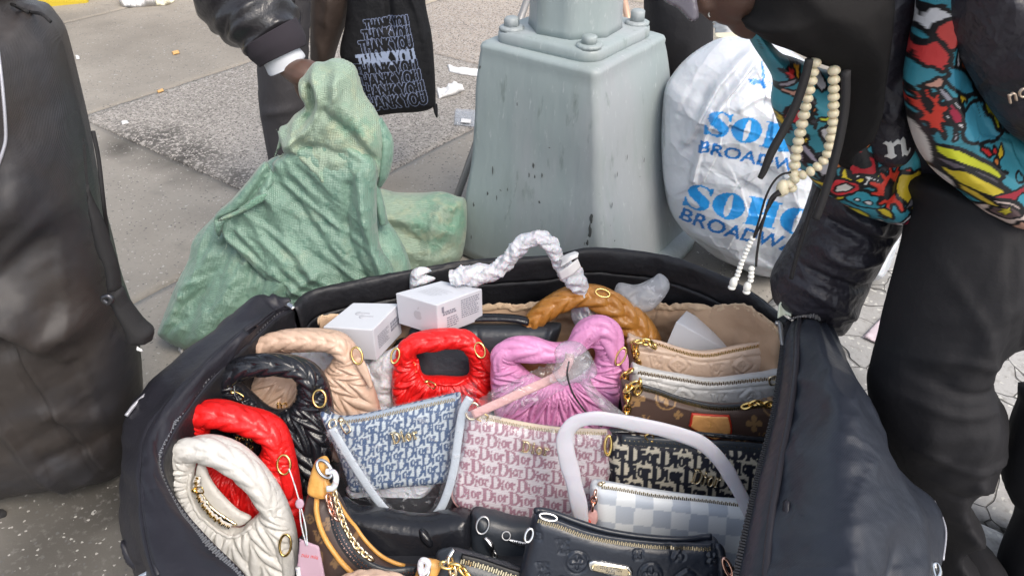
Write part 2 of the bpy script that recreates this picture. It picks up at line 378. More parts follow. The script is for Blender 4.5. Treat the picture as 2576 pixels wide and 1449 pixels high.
def place_segs(S, pl, p0, p1, hgt, norm=None):
    """segments in em units -> plane; p0,p1 = pixel baseline ends (p1 = end of unit width), hgt = pixel height of the capitals"""
    S = np.asarray(S, float); x0 = min(S[:, 0].min(), S[:, 2].min()); x1 = max(S[:, 0].max(), S[:, 2].max())
    if norm is None: y1 = max(S[:, 1].max(), S[:, 3].max())
    else: y1 = norm
    A = pl.pts([p0, p1]); e = A[1] - A[0]; up = np.array([-e[1], e[0]]) / np.linalg.norm(e)
    hh = np.linalg.norm(pl.pts([(p0[0], p0[1] - hgt)])[0] - A[0])
    def f(x, y): return A[0] + ((x - x0) / (x1 - x0))[:, None] * e + (y / y1)[:, None] * up * hh
    return np.hstack([f(S[:, 0], S[:, 1]), f(S[:, 2], S[:, 3])])
def glyph_segs(word, gap=.1):
    x = 0; out = []
    for ch in word:
        L = GL[ch]
        for lp in L:
            a = np.array(lp, float); a[:, 0] += x; out.append(loop_segs(a))
        x += max(max(p[0] for p in lp) for lp in L) + gap
    return np.vstack(out)
def relief(name, prof, S, mat_, parent, step=.0008, h=.0015, lift=.0006):
    """raised metal or printed lettering that follows the front surface of a puff"""
    lo = np.minimum(S[:, :2].min(0), S[:, 2:].min(0)) - step; hi = np.maximum(S[:, :2].max(0), S[:, 2:].max(0)) + step
    nx, ny = int((hi[0] - lo[0]) / step) + 2, int((hi[1] - lo[1]) / step) + 2
    gx, gy = np.meshgrid(lo[0] + step * np.arange(nx), lo[1] + step * np.arange(ny), indexing='ij')
    cx, cy = gx[:-1, :-1] + step / 2, gy[:-1, :-1] + step / 2
    ins = inside(np.stack([cx.ravel(), cy.ravel()], 1), S).reshape(cx.shape)
    cnt = np.zeros(gx.shape, int); cnt[:-1, :-1] += ins; cnt[1:, :-1] += ins; cnt[:-1, 1:] += ins; cnt[1:, 1:] += ins
    used = cnt > 0; bnd = used & (cnt < 4); idx = -np.ones(gx.shape, int); idx[used] = np.arange(used.sum())
    V = np.stack([gx[used], gy[used]], 1); B = bnd[used]
    _, q = dist(V[B], S, True); mv = q - V[B]; V[B] = V[B] + mv * (np.linalg.norm(mv, axis=1) < step)[:, None]
    base = prof.h(V[:, 0], V[:, 1]).max() if prof.disp is None else prof.h(V[:, 0], V[:, 1])
    I, J = np.where(ins); q = np.stack([idx[I, J], idx[I + 1, J], idx[I + 1, J + 1], idx[I, J + 1]], 1); N = len(V)
    P1 = prof.pl.P(V[:, 0], V[:, 1], base + lift + h * np.where(B, .6, 1)); P2 = prof.pl.P(V[:, 0], V[:, 1], base - .002)
    eds = np.vstack([q[:, [0, 1]], q[:, [1, 2]], q[:, [2, 3]], q[:, [3, 0]]]); es = set(map(tuple, eds.tolist()))
    side = [[a, a + N, b + N, b] for a, b in es if (b, a) not in es]
    return mk(name, np.vstack([P1, P2]), q.tolist() + side, mat_, parent)
# ================================================================ THE SETTING
rnd = random.Random(4)
M = {}
M['bed'] = mat('joint_dirt', (.05, .045, .04), .95)
M['conc'] = mat('smooth_concrete', attr=True, rough=.9, spec=.25, bump=[(60, .25, .004), (260, .35, .002)], var=[(9, (.17, .165, .15), .58, .95), (70, (.20, .19, .175), .55, .8)], speck=[(260, (.42, .40, .37), .988), (130, (.40, .39, .36), .996), (210, (.13, .125, .12), .985)])
M['aggr'] = mat('coarse_aggregate', attr=True, rough=.92, spec=.25, bump=[(90, .7, .006), (220, .6, .003)], var=[(45, (.42, .39, .36), .5, .64), (80, (.11, .105, .10), .54, .68)], speck=[(170, (.48, .44, .40), .88), (200, (.12, .11, .10), .90)])
def crack_mat():
    m = mat('cracked_concrete', attr=True, rough=.92, spec=.2, bump=[(70, .5, .004), (240, .4, .002)], var=[(55, (.30, .29, .27), .52, .7)], speck=[(140, (.55, .54, .5), .95)])
    nt = m.node_tree; N = nt.nodes; L = nt.links; b = N['Principled BSDF']
    tc = N.new('ShaderNodeTexCoord'); nz = N.new('ShaderNodeTexNoise'); nz.inputs['Scale'].default_value = 6; L.new(tc.outputs['Object'], nz.inputs['Vector'])
    ad = N.new('ShaderNodeMixRGB'); ad.blend_type = 'ADD'; ad.inputs[0].default_value = .12; L.new(tc.outputs['Object'], ad.inputs[1]); L.new(nz.outputs['Color'], ad.inputs[2])
    v = N.new('ShaderNodeTexVoronoi'); v.feature = 'DISTANCE_TO_EDGE'; v.inputs['Scale'].default_value = 9; L.new(ad.outputs[0], v.inputs['Vector'])
    r = N.new('ShaderNodeMapRange'); r.inputs[1].default_value = .003; r.inputs[2].default_value = .014; L.new(v.outputs['Distance'], r.inputs[0])
    old = b.inputs['Base Color'].links[0].from_socket; mx = N.new('ShaderNodeMix'); mx.data_type = 'RGBA'
    L.new(r.outputs[0], mx.inputs[0]); mx.inputs[6].default_value = (.22, .21, .195, 1); L.new(old, mx.inputs[7]); L.new(mx.outputs[2], b.inputs['Base Color'])
    bp = N.new('ShaderNodeBump'); bp.inputs['Distance'].default_value = .01; L.new(r.outputs[0], bp.inputs['Height']); L.new(b.inputs['Normal'].links[0].from_socket, bp.inputs['Normal']); L.new(bp.outputs[0], b.inputs['Normal'])
    return m
M['crack'] = crack_mat()

gr = mk('ground', [(-60, -30, -.014), (60, -30, -.014), (60, 90, -.014), (-60, 90, -.014)], [[0, 1, 2, 3]], M['bed'], smooth_=False); gr['kind'] = 'structure'
pave = bpy.data.objects.new('pavement', None); sc.collection.objects.link(pave); pave['kind'] = 'structure'
STAINS_SHADE = [(G(330, 345), .14, .42), (G(420, 375), .16, .45), (G(520, 425), .13, .4), (G(600, 440), .10, .5), (G(470, 390), .1, .4), (G(120, 1360), .30, .7), (G(0, 1449), .3, .7), (G(250, 1440), .16, .7), (G(60, 1240), .2, .75),  # ground stains; the lower-left ones paint the bags' shade into the slab colour
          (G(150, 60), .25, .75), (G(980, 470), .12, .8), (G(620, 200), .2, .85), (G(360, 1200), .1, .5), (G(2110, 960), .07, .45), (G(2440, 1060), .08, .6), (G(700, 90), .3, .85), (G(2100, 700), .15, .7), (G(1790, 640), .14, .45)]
def gcol(x, y, base, warm):
    c = np.ones((len(x), 3)) * base
    f = .90 + .13 * fbm(x * 1.3, y * 1.3, 3) + .06 * fbm(x * 9, y * 9, 1)
    c = c * f[:, None]
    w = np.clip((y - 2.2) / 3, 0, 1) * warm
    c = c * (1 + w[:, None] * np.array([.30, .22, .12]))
    for p, r, k in STAINS_SHADE:
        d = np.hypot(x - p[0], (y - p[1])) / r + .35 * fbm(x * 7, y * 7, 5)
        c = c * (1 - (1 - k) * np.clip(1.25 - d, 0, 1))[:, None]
    return c
def slab(s0, s1, t0, t1, m, base, sub=.028, bump=0.0):
    g = .0035; s0 += g; s1 -= g; t0 += g; t1 -= g
    na, nb = max(2, int((s1 - s0) / sub)), max(2, int((t1 - t0) / sub))
    S, T_ = np.meshgrid(np.linspace(s0, s1, na), np.linspace(t0, t1, nb), indexing='ij')
    e = np.minimum(np.minimum(S - s0, s1 - S), np.minimum(T_ - t0, t1 - T_))
    S = S + np.where(e < 1e-6, .003 * vnoise(S * 22, T_ * 22, 2), 0); T_ = T_ + np.where(e < 1e-6, .003 * vnoise(S * 22, T_ * 22, 7), 0)
    X, Y = .8 * S + .6 * T_, -.6 * S + .8 * T_
    Z = -.004 * (e < 1e-6) + bump * fbm(X * 30, Y * 30, 0) + .0015 * vnoise(X * 5, Y * 5)
    V = np.stack([X, Y, Z], 2).reshape(-1, 3); I, J = np.meshgrid(np.arange(na - 1), np.arange(nb - 1), indexing='ij'); q = (I * nb + J).ravel()
    Fc = np.stack([q, q + nb, q + nb + 1, q + 1], 1).tolist(); K = len(V)
    rim = [j for j in range(nb)] + [i * nb + nb - 1 for i in range(1, na)] + [(na - 1) * nb + j for j in range(nb - 2, -1, -1)] + [i * nb for i in range(na - 2, 0, -1)]
    low = V[rim].copy(); low[:, 2] = -.018; V = np.vstack([V, low]); n = len(rim)
    for k in range(n): Fc.append([rim[k], rim[(k + 1) % n], K + (k + 1) % n, K + k])
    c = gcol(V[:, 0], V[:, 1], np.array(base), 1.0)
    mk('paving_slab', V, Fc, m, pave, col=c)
CB = (.325, .302, .268); AB = (.27, .25, .235)
sb = [-8.5, -7, -5.7, -4.4, -3.11, -1.79, -.45, .9, 2.2, 3.5]
tb = [-1.6, -.15, 1.29, 2.72, 4.1, 5.5, 7, 9]
for i in range(len(sb) - 1):
    for j in range(len(tb) - 1):
        if sb[i] < -5 and tb[j] < -.5: continue
        m, b = M['conc'], CB
        if (i, j) == (4, 2): m, b = M['aggr'], (.34, .32, .295)
        if (i, j) == (4, 3): m, b = M['aggr'], (.36, .325, .295)
        if i >= 6 and j <= 1: m, b = M['crack'], (.46, .45, .435)
        if (i, j) == (6, 2): m, b = M['crack'], (.44, .43, .415)
        jit = rnd.uniform(.93, 1.07)
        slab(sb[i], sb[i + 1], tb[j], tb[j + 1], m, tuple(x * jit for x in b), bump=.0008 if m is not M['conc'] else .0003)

# kerb with its yellow paint, far left
kp, kq = G(100, 20), G(190, 11); kd = (kq - kp) / np.linalg.norm(kq - kp); kn = np.cross([0, 0, 1], kd)
M['yellow'] = mat('yellow_kerb_paint', (.56, .42, .03), .7, bump=(60, .4), var=(9, (.33, .29, .14), .45, .62))
V, Fc = box_mesh(kp + kd * -2.95 + kn * .12 + np.array([0, 0, .045]), [kd, kn, np.array([0, 0, 1.])], (3.2, .12, .075))
kerb = mk('kerb', V, Fc, M['yellow'], smooth_=False); kerb['kind'] = 'structure'
bmod = kerb.modifiers.new('b', 'BEVEL'); bmod.width = .02; bmod.segments = 2

# loose chips and grit
gv, gf = [], []
chips = []
for k in range(650):
    x, y = rnd.uniform(30, 2570), rnd.uniform(-5, 1449) ** 1.0
    if k % 2: x, y = rnd.uniform(220, 700), rnd.uniform(230, 1060)
    p = G(x, y)
    if y > 1150: continue
    r = rnd.uniform(.0010, .0030) * (1 if rnd.random() < .93 else 1.7); n = 5; b0 = len(gv)
    for j in range(n):
        a = 2 * math.pi * j / n; q = r * rnd.uniform(.6, 1.3); gv.append((p[0] + q * math.cos(a), p[1] + q * math.sin(a), .001))
    gv.append((p[0], p[1], .001 + r * .6))
    for j in range(n): gf.append([b0 + j, b0 + (j + 1) % n, b0 + n])
M['grit'] = mat('pale_grit', (.40, .38, .355), .9)
grit = mk('grit', gv, gf, M['grit'], smooth_=False); grit['kind'] = 'stuff'; grit['label'] = 'pale grit and chips scattered over the pavement'

# ================================================================ LAMP POST
M['paint'] = mat('pale_grey_green_paint', (.315, .37, .372), .42, spec=.5, bump=[(7, .35, .02), (45, .22, .004), (200, .15, .001)],
                 var=[(3.2, (.35, .375, .39), .45, .6), (9, (.27, .315, .30), .56, .78), (30, (.20, .24, .225), .63, .78), (90, (.45, .49, .49), .62, .75)], stretch=(1, 1, .3))
M['chip'] = mat('bare_weathered_metal', (.10, .105, .10), .8, bump=(150, .6))
post = thing('lamp_post', 'thick pale grey-green painted lamp post on its tapered cast base', 'lamp post', (.15, 1.935, 0))
A1 = np.array([.6, .8, 0]); A2 = np.array([-.8, .6, 0])
def sq_ring(c, half, z, rr=.14, n=9, rot=0, dz=None):
    out = []
    for q in range(4):
        cx, cy = [(1, 1), (-1, 1), (-1, -1), (1, -1)][q]
        for k in range(n):
            a = math.pi / 2 * (q + k / (n - 1)); r = half * rr
            out.append(np.array([c[0], c[1], z]) + A1 * (cx * (half - r) + r * math.cos(a)) + A2 * (cy * (half - r) + r * math.sin(a)))
        nx, ny = [(-1, 1), (-1, -1), (1, -1), (1, 1)][q]
        for k in range(1, 6):
            f = k / 6; a1 = math.pi / 2 * (q + 1); r = half * rr
            p = np.array([cx * (half - r) + r * math.cos(a1), cy * (half - r) + r * math.sin(a1)]); p2 = np.array([nx * (half - r) + r * math.cos(a1), ny * (half - r) + r * math.sin(a1)])
            m = p * (1 - f) + p2 * f; out.append(np.array([c[0], c[1], z]) + A1 * m[0] + A2 * m[1])
    return np.array(out)
def loft(name, rings, m, parent, cap=True, wob=0.0):
    n = len(rings[0]); V = np.vstack(rings); Fc = []
    if wob:
        c = V.mean(0); d = V - c; d[:, 2] = 0; d /= np.linalg.norm(d, axis=1)[:, None] + 1e-9
        V = V + d * (wob * fbm(V[:, 0] * 12 + V[:, 1] * 9, V[:, 2] * 9, 0))[:, None]
    for i in range(len(rings) - 1):
        for j in range(n): Fc.append([i * n + j, i * n + (j + 1) % n, (i + 1) * n + (j + 1) % n, (i + 1) * n + j])
    if cap: Fc.append([(len(rings) - 1) * n + j for j in range(n)]); Fc.append(list(range(n))[::-1])
    return mk(name, V, Fc, m, parent)
cB, cT = np.array([.182, 1.925]), np.array([.156, 1.942])
rings = []
for k in range(25):
    f = k / 24; z = .012 + .57 * f; hf = .243 * (1 - f) + .172 * f + .004 * math.sin(f * 9)
    rings.append(sq_ring(cB * (1 - f) + cT * f, hf, z, .115))
rings += [sq_ring(cT, .175, .592, .13), sq_ring(cT, .173, .599, .15), sq_ring(cT, .163, .604, .2), sq_ring(cT, .09, .607, .2)]
loft('tapered_base', rings, M['paint'], post, wob=.002)
loft('top_plate', [sq_ring(cT, .147, .600, .3), sq_ring(cT, .149, .612, .3), sq_ring(cT, .148, .626, .3), sq_ring(cT, .141, .632, .3), sq_ring(cT, .05, .634, .3)], M['paint'], post, wob=.0015)
def ngon(c, r, z, n=8, rot=0, sub=4, dz=0):
    out = []
    for i in range(n):
        a0, a1 = [rot + 2 * math.pi * (i + q) / n for q in (0, 1)]
        p, q = np.array([math.cos(a0), math.sin(a0)]), np.array([math.cos(a1), math.sin(a1)])
        for k in range(sub):
            f = k / sub; m = p * (1 - f) + q * f; m = m * (1 if k == 0 else 1.0); out.append(np.array([c[0] + m[0] * r, c[1] + m[1] * r, z]))
    return np.array(out)
loft('shaft', [ngon(cT, .118, .630, rot=.62), ngon(cT, .1145, .65, rot=.62), ngon(cT, .113, .9, rot=.62), ngon(cT, .108, 1.6, rot=.62), ngon(cT, .095, 4.2, rot=.62)], M['paint'], post)
for sx, sy, h in ((-1, 1, .03), (-1, -1, .026), (1, -1, .036), (1, 1, .034)):
    c = np.array([*cT, 0]) + A1 * sx * .112 + A2 * sy * .112
    w_ = loft('washer', [ngon(c, .031, .630, 12), ngon(c, .031, .637, 12), ngon(c, .025, .640, 12)], M['paint'], post)
    loft('bolt', [ngon(c, .020, .638, 6, rot=.3, sub=2), ngon(c, .0195, .633 + h * .8, 6, rot=.3, sub=2), ngon(c, .014, .637 + h * .8, 6, rot=.3, sub=2)], M['paint'], post)
cF = cB + np.array([.035, .015])
loft('footing', [sq_ring(cF, .262, -.003, .4), sq_ring(cF, .266, .02, .4), sq_ring(cF, .245, .036, .4), sq_ring(cF, .2, .040, .4)], M['paint'], post, wob=.012)
def chip(px, py, w, h, seed, side):
    """a flake of bare metal on the base: side 0 = left-hand face, 1 = right-hand face"""
    nrm, tg = ((-A1 * 0 - A2 * 0), None) if False else ((-A1, A2) if side == 0 else (-A2, A1))
    r = random.Random(seed)
    # find the point on the tapered face by marching the sight line
    d = ray(px, py); t = 1.0
    for k in range(650):
        p = CAM + d * t; f = np.clip((p[2] - .012) / .57, 0, 1); hf = .243 * (1 - f) + .172 * f; c = cB * (1 - f) + cT * f
        q = p[:2] - c
        if abs(q @ A1[:2]) < hf + .0015 and abs(q @ A2[:2]) < hf + .0015: break
        t += .002
    V = [p + nrm * .002]; n = 12
    for j in range(n):
        a = 2 * math.pi * j / n; V.append(p + nrm * .001 + tg * w * math.cos(a) * r.uniform(.5, 1.2) + np.array([0, 0, 1]) * h * math.sin(a) * r.uniform(.6, 1.2) + nrm * -.071 / .57 * h * math.sin(a) * 0)
    mk('paint_chip', V, [[0, j + 1, (j + 1) % n + 1] for j in range(n)], M['chip'], post)
for i, (x, y, w, h, s_) in enumerate([(1488, 548, .005, .014, 0), (1484, 585, .005, .03, 0), (1478, 612, .004, .012, 0), (1192, 520, .004, .014, 0), (1186, 600, .004, .012, 0), (1240, 430, .002, .014, 0), (1660, 430, .003, .002, 1), (1560, 250, .004, .003, 1), (1208, 170, .004, .006, 0), (1700, 612, .007, .006, 1)]):
    chip(x, y, w, h, i, s_)
M['rod'] = mat('dull_metal_rod', (.35, .34, .33), .45, metal=.5); M['rod2'] = mat('copper_coloured_rod', (.65, .42, .30), .4, metal=.3)
for nm, p, q, m_, lb in (('rod', (1337, -30, 2.6), (1300, 74, 2.5), M['rod'], 'thin grey metal rod slanting down behind the lamp post'), ('rod', (1563, -30, 2.7), (1583, 62, 2.62), M['rod2'], 'pale copper coloured rod standing just right of the lamp post')):
    P0, P1 = Yp(*p), Yp(*q); d = (P1 - P0); P2 = P0 + d * (P0[2] / -d[2]) if d[2] < 0 else P1
    t = thing(nm, lb, 'rod', (P2[0], P2[1], 0)); tube('shaft', [P0 - d * .5, P1, P2], .012, m_, t, n=1, nseg=8); 
    V, Fc = ball_mesh(P2 + [0, 0, .008], .018, 8, 4, (1, 1, .5)); mk('foot', V, Fc, m_, t)

# ================================================================ LITTER
M['paper'] = mat('white_paper', (.74, .73, .72), .8, bump=(30, .5)); M['cream'] = mat('cream_paper', (.72, .66, .5), .8, bump=(30, .5))
M['clear'] = film('clear_wrapper', white=.22)
M['butt'] = mat('cigarette_filter', (.72, .42, .16), .8)
def scrap(name, pts, m, label, cat, amp=.006, z=.002, sd_=0):
    P = np.array([G(*p) for p in pts]); c = P.mean(0)
    pl = Pl(*pts[0], z=0); pl.O = c.copy(); pl.r = np.array([1., 0, 0]); pl.u = np.array([0, 1., 0]); pl.n = np.array([0, 0, 1.])
    raw = (P - c)[:, :2]
    raw = np.repeat(raw, 2, 0)
    o, _ = puff(name, pl, raw, m, raw=True, T=.001, R=.004, back=.6, step=max(.003, np.ptp(raw, 0).max() / 40), lift=z, disp=lambda a, b, d: amp * np.clip(wrinkle(a * 22, b * 22, sd_) + .5, 0, 2), n=2)
    return tag(o, label, cat)
scrap('paper_scrap', [(1125, 166), (1150, 172), (1205, 178), (1210, 196), (1160, 190), (1130, 182)], M['paper'], 'long white paper strip on the pavement left of the lamp post', 'paper scrap', sd_=1)
scrap('paper_scrap', [(1098, 230), (1130, 222), (1148, 217), (1170, 228), (1148, 240), (1104, 250)], M['paper'], 'crumpled white tissue beside the corner of the black tote', 'paper scrap', .02, sd_=2)
scrap('clear_wrapper', [(1145, 280), (1210, 285), (1205, 325), (1142, 318)], M['clear'], 'clear plastic wrapper with small white label by the lamp base', 'wrapper', .006, .006, sd_=3)
scrap('paper_scrap', [(1160, 306), (1185, 308), (1184, 318), (1158, 316)], M['paper'], 'tiny white label inside the clear wrapper', 'label', .001, .012, sd_=3)
scrap('cigarette_butt', [(432, 133), (450, 130), (453, 137), (436, 141)], M['butt'], 'orange cigarette butt farther up the pavement', 'cigarette butt', .006, .004)
scrap('cigarette_butt', [(395, 231), (411, 226), (413, 232), (398, 237)], M['butt'], 'orange cigarette butt lying on the slab joint', 'cigarette butt', .006, .004)
scrap('plastic_wrap', [(300, 8), (330, -4), (380, -6), (410, 2), (395, 16), (340, 20), (305, 18)], M['paper'], 'crumpled translucent white wrap near the kerb', 'plastic wrap', .05, sd_=5)
scrap('paper_scrap', [(385, 12), (430, 2), (440, 6), (425, 14), (395, 17)], M['cream'], 'flattened pale wrapper with orange edge near the kerb', 'wrapper', .02, sd_=6)
scrap('paper_scrap', [(690, 845), (703, 848), (700, 858), (686, 856)], M['paper'], 'white crumb of paper under the green sack', 'paper scrap', .01, sd_=8) if False else None
scrap('paper_scrap', [(448, 1022 * .862), (460, 880), (468, 888), (456, 894)], M['paper'], 'small white scrap by the bottom corner of the green sack', 'paper scrap', .01, sd_=8)
scrap('paper_scrap', [(189, 141), (201, 144), (202, 151), (192, 152)], M['paper'], 'small white paper flake right of the tall black duffel', 'paper scrap', .004, sd_=9)
scrap('paper_scrap', [(304, 308), (322, 306), (326, 312), (308, 316)], M['paper'], 'small white paper flake beside the dark stain', 'paper scrap', .004, sd_=9)
scrap('paper_scrap', [(535, 48), (556, 46), (560, 53), (540, 57)], M['paper'], 'white flake on the far pavement near the leather sleeve', 'paper scrap', .01, sd_=9)
M['pinkp'] = mat('pale_pink_card', (.62, .52, .56), .7, bump=(30, .3))
scrap('card', [(2168, 852), (2240, 778), (2262, 790), (2226, 878)], M['pinkp'], 'pale pink card flat on the ground behind the black trousers', 'card', .004, .006, sd_=4)
M['ypl'] = mat('yellow_plastic', (.80, .48, .03), .4, bump=(20, .4))
scrap('yellow_packet', [(1830, 655), (1860, 650), (1930, 680), (1940, 690), (1900, 690), (1850, 672)], M['ypl'], 'yellow plastic packet under the white carrier bag', 'packet', .008, .006, sd_=12)

# ================================================================ BEADED REVIEW OF FAR PEOPLE
M['denim'] = mat('charcoal_trouser_cloth', (.05, .046, .05), .75, bump=[(25, .4, .01), (400, .4, .001)], weave=('twill', 260, .25))
M['brown'] = mat('dark_brown_trouser_cloth', (.05, .033, .026), .7, bump=[(25, .4, .01)], weave=('twill', 260, .2))
M['blackcloth'] = mat('black_cloth', (.018, .018, .021), .8, spec=.3, bump=[(20, .4, .01), (300, .3, .001)])
M['skin'] = mat('dark_brown_skin', (.105, .058, .042), .5, bump=[(160, .25, .001)], sss=.15)
M['leather'] = mat('black_jacket_leather', (.022, .021, .024), .30, spec=.6, bump=[(18, .5, .012), (300, .25, .001)])
M['rib'] = mat('black_ribbed_cuff', (.030, .024, .032), .85, bump=[(350, .4, .001)], weave=('plain', 200, .5))
M['shirt'] = mat('white_cuff', (.62, .64, .68), .8)
for q in range(44):
    r_ = random.Random(q + 50); sd2 = r_.random() < .6
    chip(r_.uniform(1200, 1490) if sd2 else r_.uniform(1530, 1690), r_.uniform(190, 640), r_.uniform(.0010, .0035), r_.uniform(.0012, .009), q + 60, 0 if sd2 else 1)
def fold(s, am): return lambda a, b, d: am * wrinkle(a * s, b * s * .6, 1)

pback = thing('person', 'person in dark trousers standing behind the lamp post, only the legs in view', 'person', (Yp(1700, 100, 3.0)[0], 3.0, 0))
plb = Pl(1700, 100, Y=3.0)
puff('trousers', plb, [(1618, -60), (1618, -60), (1800, -60), (1800, -60), (1795, 60), (1790, 190), (1780, 215), (1690, 215), (1660, 150), (1625, 90)], M['blackcloth'], pback, T=.14, R=.14, back=1, step=.02, disp=fold(8, .012))
for sx in (1660, 1745):
    P0 = Yp(sx, 190, 3.0); tube('trouser_leg', [P0 + [0, 0, .1], P0, [P0[0], 3.0, .05]], [.085, .08, .08], M['blackcloth'], pback)

# person with the leather jacket, left of the lamp post
pl1 = Pl(720, 300, Y=2.15, lean=4)
per = thing('person', 'person in black leather jacket reaching down to grip the green sack', 'person', (pl1.at(720, 480)[0], 2.15, 0))
puff('trouser_leg', pl1, [(700, -60), (700, -60), (782, -60), (782, -60), (780, 60), (776, 140), (778, 220), (786, 330), (800, 420), (805, 520), (700, 540), (683, 440), (670, 360), (655, 270), (650, 190), (650, 100)], M['denim'], per,
     T=.085, R=.085, back=1, step=.007, disp=fold(9, .010), folds=[([(683, 225), (682, 420)], -.004, .004), ([(652, 300), (690, 262), (770, 255)], .007, .012)])
puff('trouser_leg', Pl(830, 60, Y=2.35), [(782, -60), (782, -60), (890, -60), (890, -60), (878, 30), (852, 110), (832, 170), (800, 200), (783, 170), (780, 60)], M['brown'], per, T=.07, R=.07, back=1, step=.008, disp=fold(11, .012), folds=[([(840, -20), (828, 160)], .012, .014)])
for x_, y_, Y_ in ((740, 500, 2.15), (815, 180, 2.35)):
    P0 = Yp(x_, y_, Y_); tube('trouser_hem', [P0, [P0[0], Y_, max(.06, P0[2] * .4)], [P0[0], Y_, .05]], [.07, .075, .08], M['denim'], per)
    V, Fc = ball_mesh((P0[0], Y_ - .06, .045), .09, 14, 8, (.6, 1.4, .5)); mk('shoe', V, Fc, M['blackcloth'], per)
Ys = 1.72
sl_P = [Yp(560, -95, Ys + .10), Yp(600, -20, Ys + .06), Yp(650, 45, Ys + .03), Yp(690, 105, Ys)]
tube('sleeve', sl_P, [.108, .102, .090, .066], M['leather'], per, nseg=36, n=14,
     mod=lambda t, ph: 1 + .07 * np.sin(3 * ph + 9 * t) * math.sin(t * 21) + .10 * np.array([vnoise(t * 11, p * 1.4, 2) for p in ph]))
tube('ribbed_cuff', [Yp(678, 84, Ys), Yp(698, 116, Ys - .005), Yp(712, 142, Ys - .01)], [.069, .067, .058], M['rib'], per, nseg=40, n=10, mod=lambda t, ph: 1 + .022 * np.sin(20 * ph))
tube('shirt_cuff', [Yp(704, 136, Ys - .01), Yp(718, 158, Ys - .015), Yp(724, 168, Ys - .016)], [.046, .045, .043], M['shirt'], per, nseg=24, n=6, mod=lambda t, ph: 1 + .05 * np.sin(2 * ph + 4 * t))
# wrist, palm and five fingers closing over the bunched cloth, fused into one surface
meshes = [tube_mesh(smooth([Yp(712, 150, Ys - .01), Yp(738, 174, Ys - .03), Yp(766, 186, Ys - .05), Yp(790, 195, Ys - .06)], False, 5), np.interp(np.linspace(0, 1, 16), [0, .35, .7, 1], [.034, .031, .040, .036]), 14, flat=.8)]
for k, (x1, y1, x2, y2, x3, y3, yy, r) in enumerate([(790, 172, 812, 172, 822, 196, -.05, .0100), (792, 184, 818, 190, 824, 214, -.065, .0105), (790, 198, 812, 208, 814, 230, -.075, .0100), (782, 210, 800, 224, 798, 244, -.075, .0085)]):
    meshes.append(tube_mesh(smooth([Yp(768, 185 + 6 * k, Ys - .03), Yp(x1, y1, Ys + yy * .6), Yp(x2, y2, Ys + yy), Yp(x3, y3, Ys + yy + .01)], False, 5), np.linspace(r * 1.15, r * .85, 16), 10))
meshes.append(tube_mesh(smooth([Yp(752, 200, Ys - .04), Yp(757, 226, Ys - .055), Yp(768, 246, Ys - .06), Yp(780, 254, Ys - .055)], False, 5), np.linspace(.015, .010, 16), 10))
hand = joined('hand', meshes, M['skin'], per)
rm = hand.modifiers.new('fuse', 'REMESH'); rm.mode = 'VOXEL'; rm.voxel_size = .0035; rm.use_smooth_shade = True
smd = hand.modifiers.new('soft', 'SMOOTH'); smd.iterations = 4

# ================================================================ THANK YOU TOTE
M['tote'] = mat('black_tote_cloth', attr=True, rough=.7, spec=.35, bump=[(22, .6, .012), (500, .2, .001)])
plt = Pl(980, 200, Y=2.3, yaw=-4)
def tote_col(a, b):
    P = np.stack([a, b], 1); c = np.ones((len(a), 3)) * np.array([.012, .012, .014])
    rows = [(932, 1036, 72, -12), (926, 1040, 97, -11), (919, 1046, 124, -14), (912, 1052, 158, -15), (905, 1058, 183, -13), (906, 1066, 211, -16), (912, 1074, 240, -17), (922, 1080, 268, -18)]
    for i, (x0, x1, y, dy) in enumerate(rows):
        S = place_segs(text_segs('THANK YOU'), plt, (x0, y), (x1, y + dy), 31)
        bb = (a > S[:, ::2].min() - .01) & (a < S[:, ::2].max() + .01) & (b > S[:, 1::2].min() - .01) & (b < S[:, 1::2].max() + .01)
        k = np.where(bb)[0]
        d = dist(P[k], S); ii = inside(P[k], S); sg = np.where(ii, -d, d)
        if i == 3: c[k[sg < .0026]] = (.38, .45, .62)
        else: c[k[sg < .0021]] = (.012, .012, .014); c[k[(sg > .0021) & (sg < .0036)]] = (.27, .32, .48)
    return c
tt, tpf = puff('black_tote', plt, [(880, -60), (880, -60), (1062, -60), (1062, -60), (1072, 20), (1086, 90), (1093, 170), (1096, 245), (1092, 268), (1060, 280), (1000, 284), (948, 290), (932, 285), (915, 240), (895, 190), (862, 150), (856, 120), (870, 50)],
     M['tote'], None, T=.045, R=.07, back=1, step=.0016, disp=lambda a, b, d: .006 * wrinkle(a * 10, b * 4, 3), col=tote_col, folds=[([(982, -20), (990, 60)], -.014, .012), ([(1040, -20), (1068, 60), (1088, 170)], .010, .010)])
tote = thing('tote_bag', 'black tote bag printed with stacked outlined THANK YOU lines', 'tote bag', plt.at(980, 285)); tote.location = tuple(plt.at(980, 285)); bpy.context.view_layer.update()
tt.name = 'bag_body'; tt.data.transform(__import__('mathutils').Matrix.Translation(-Vector(tote.location))); tt.parent = tote
for x0, x1 in ((900, 935), (1010, 1050)):
    tube('handle', [plt.at(x0, -55, .0), plt.at((x0 + x1) / 2 - 4, -120, .03), plt.at(x1, -55, 0)], .012, M['blackcloth'], tote, flat=.3)
tube('corner_tab', [plt.at(1094, 262), plt.at(1098, 280, .01), plt.at(1100, 292, .01)], [.008, .006, .003], M['blackcloth'], tote)
M['oran'] = mat('orange_skin_tone', (.55, .26, .12), .5)
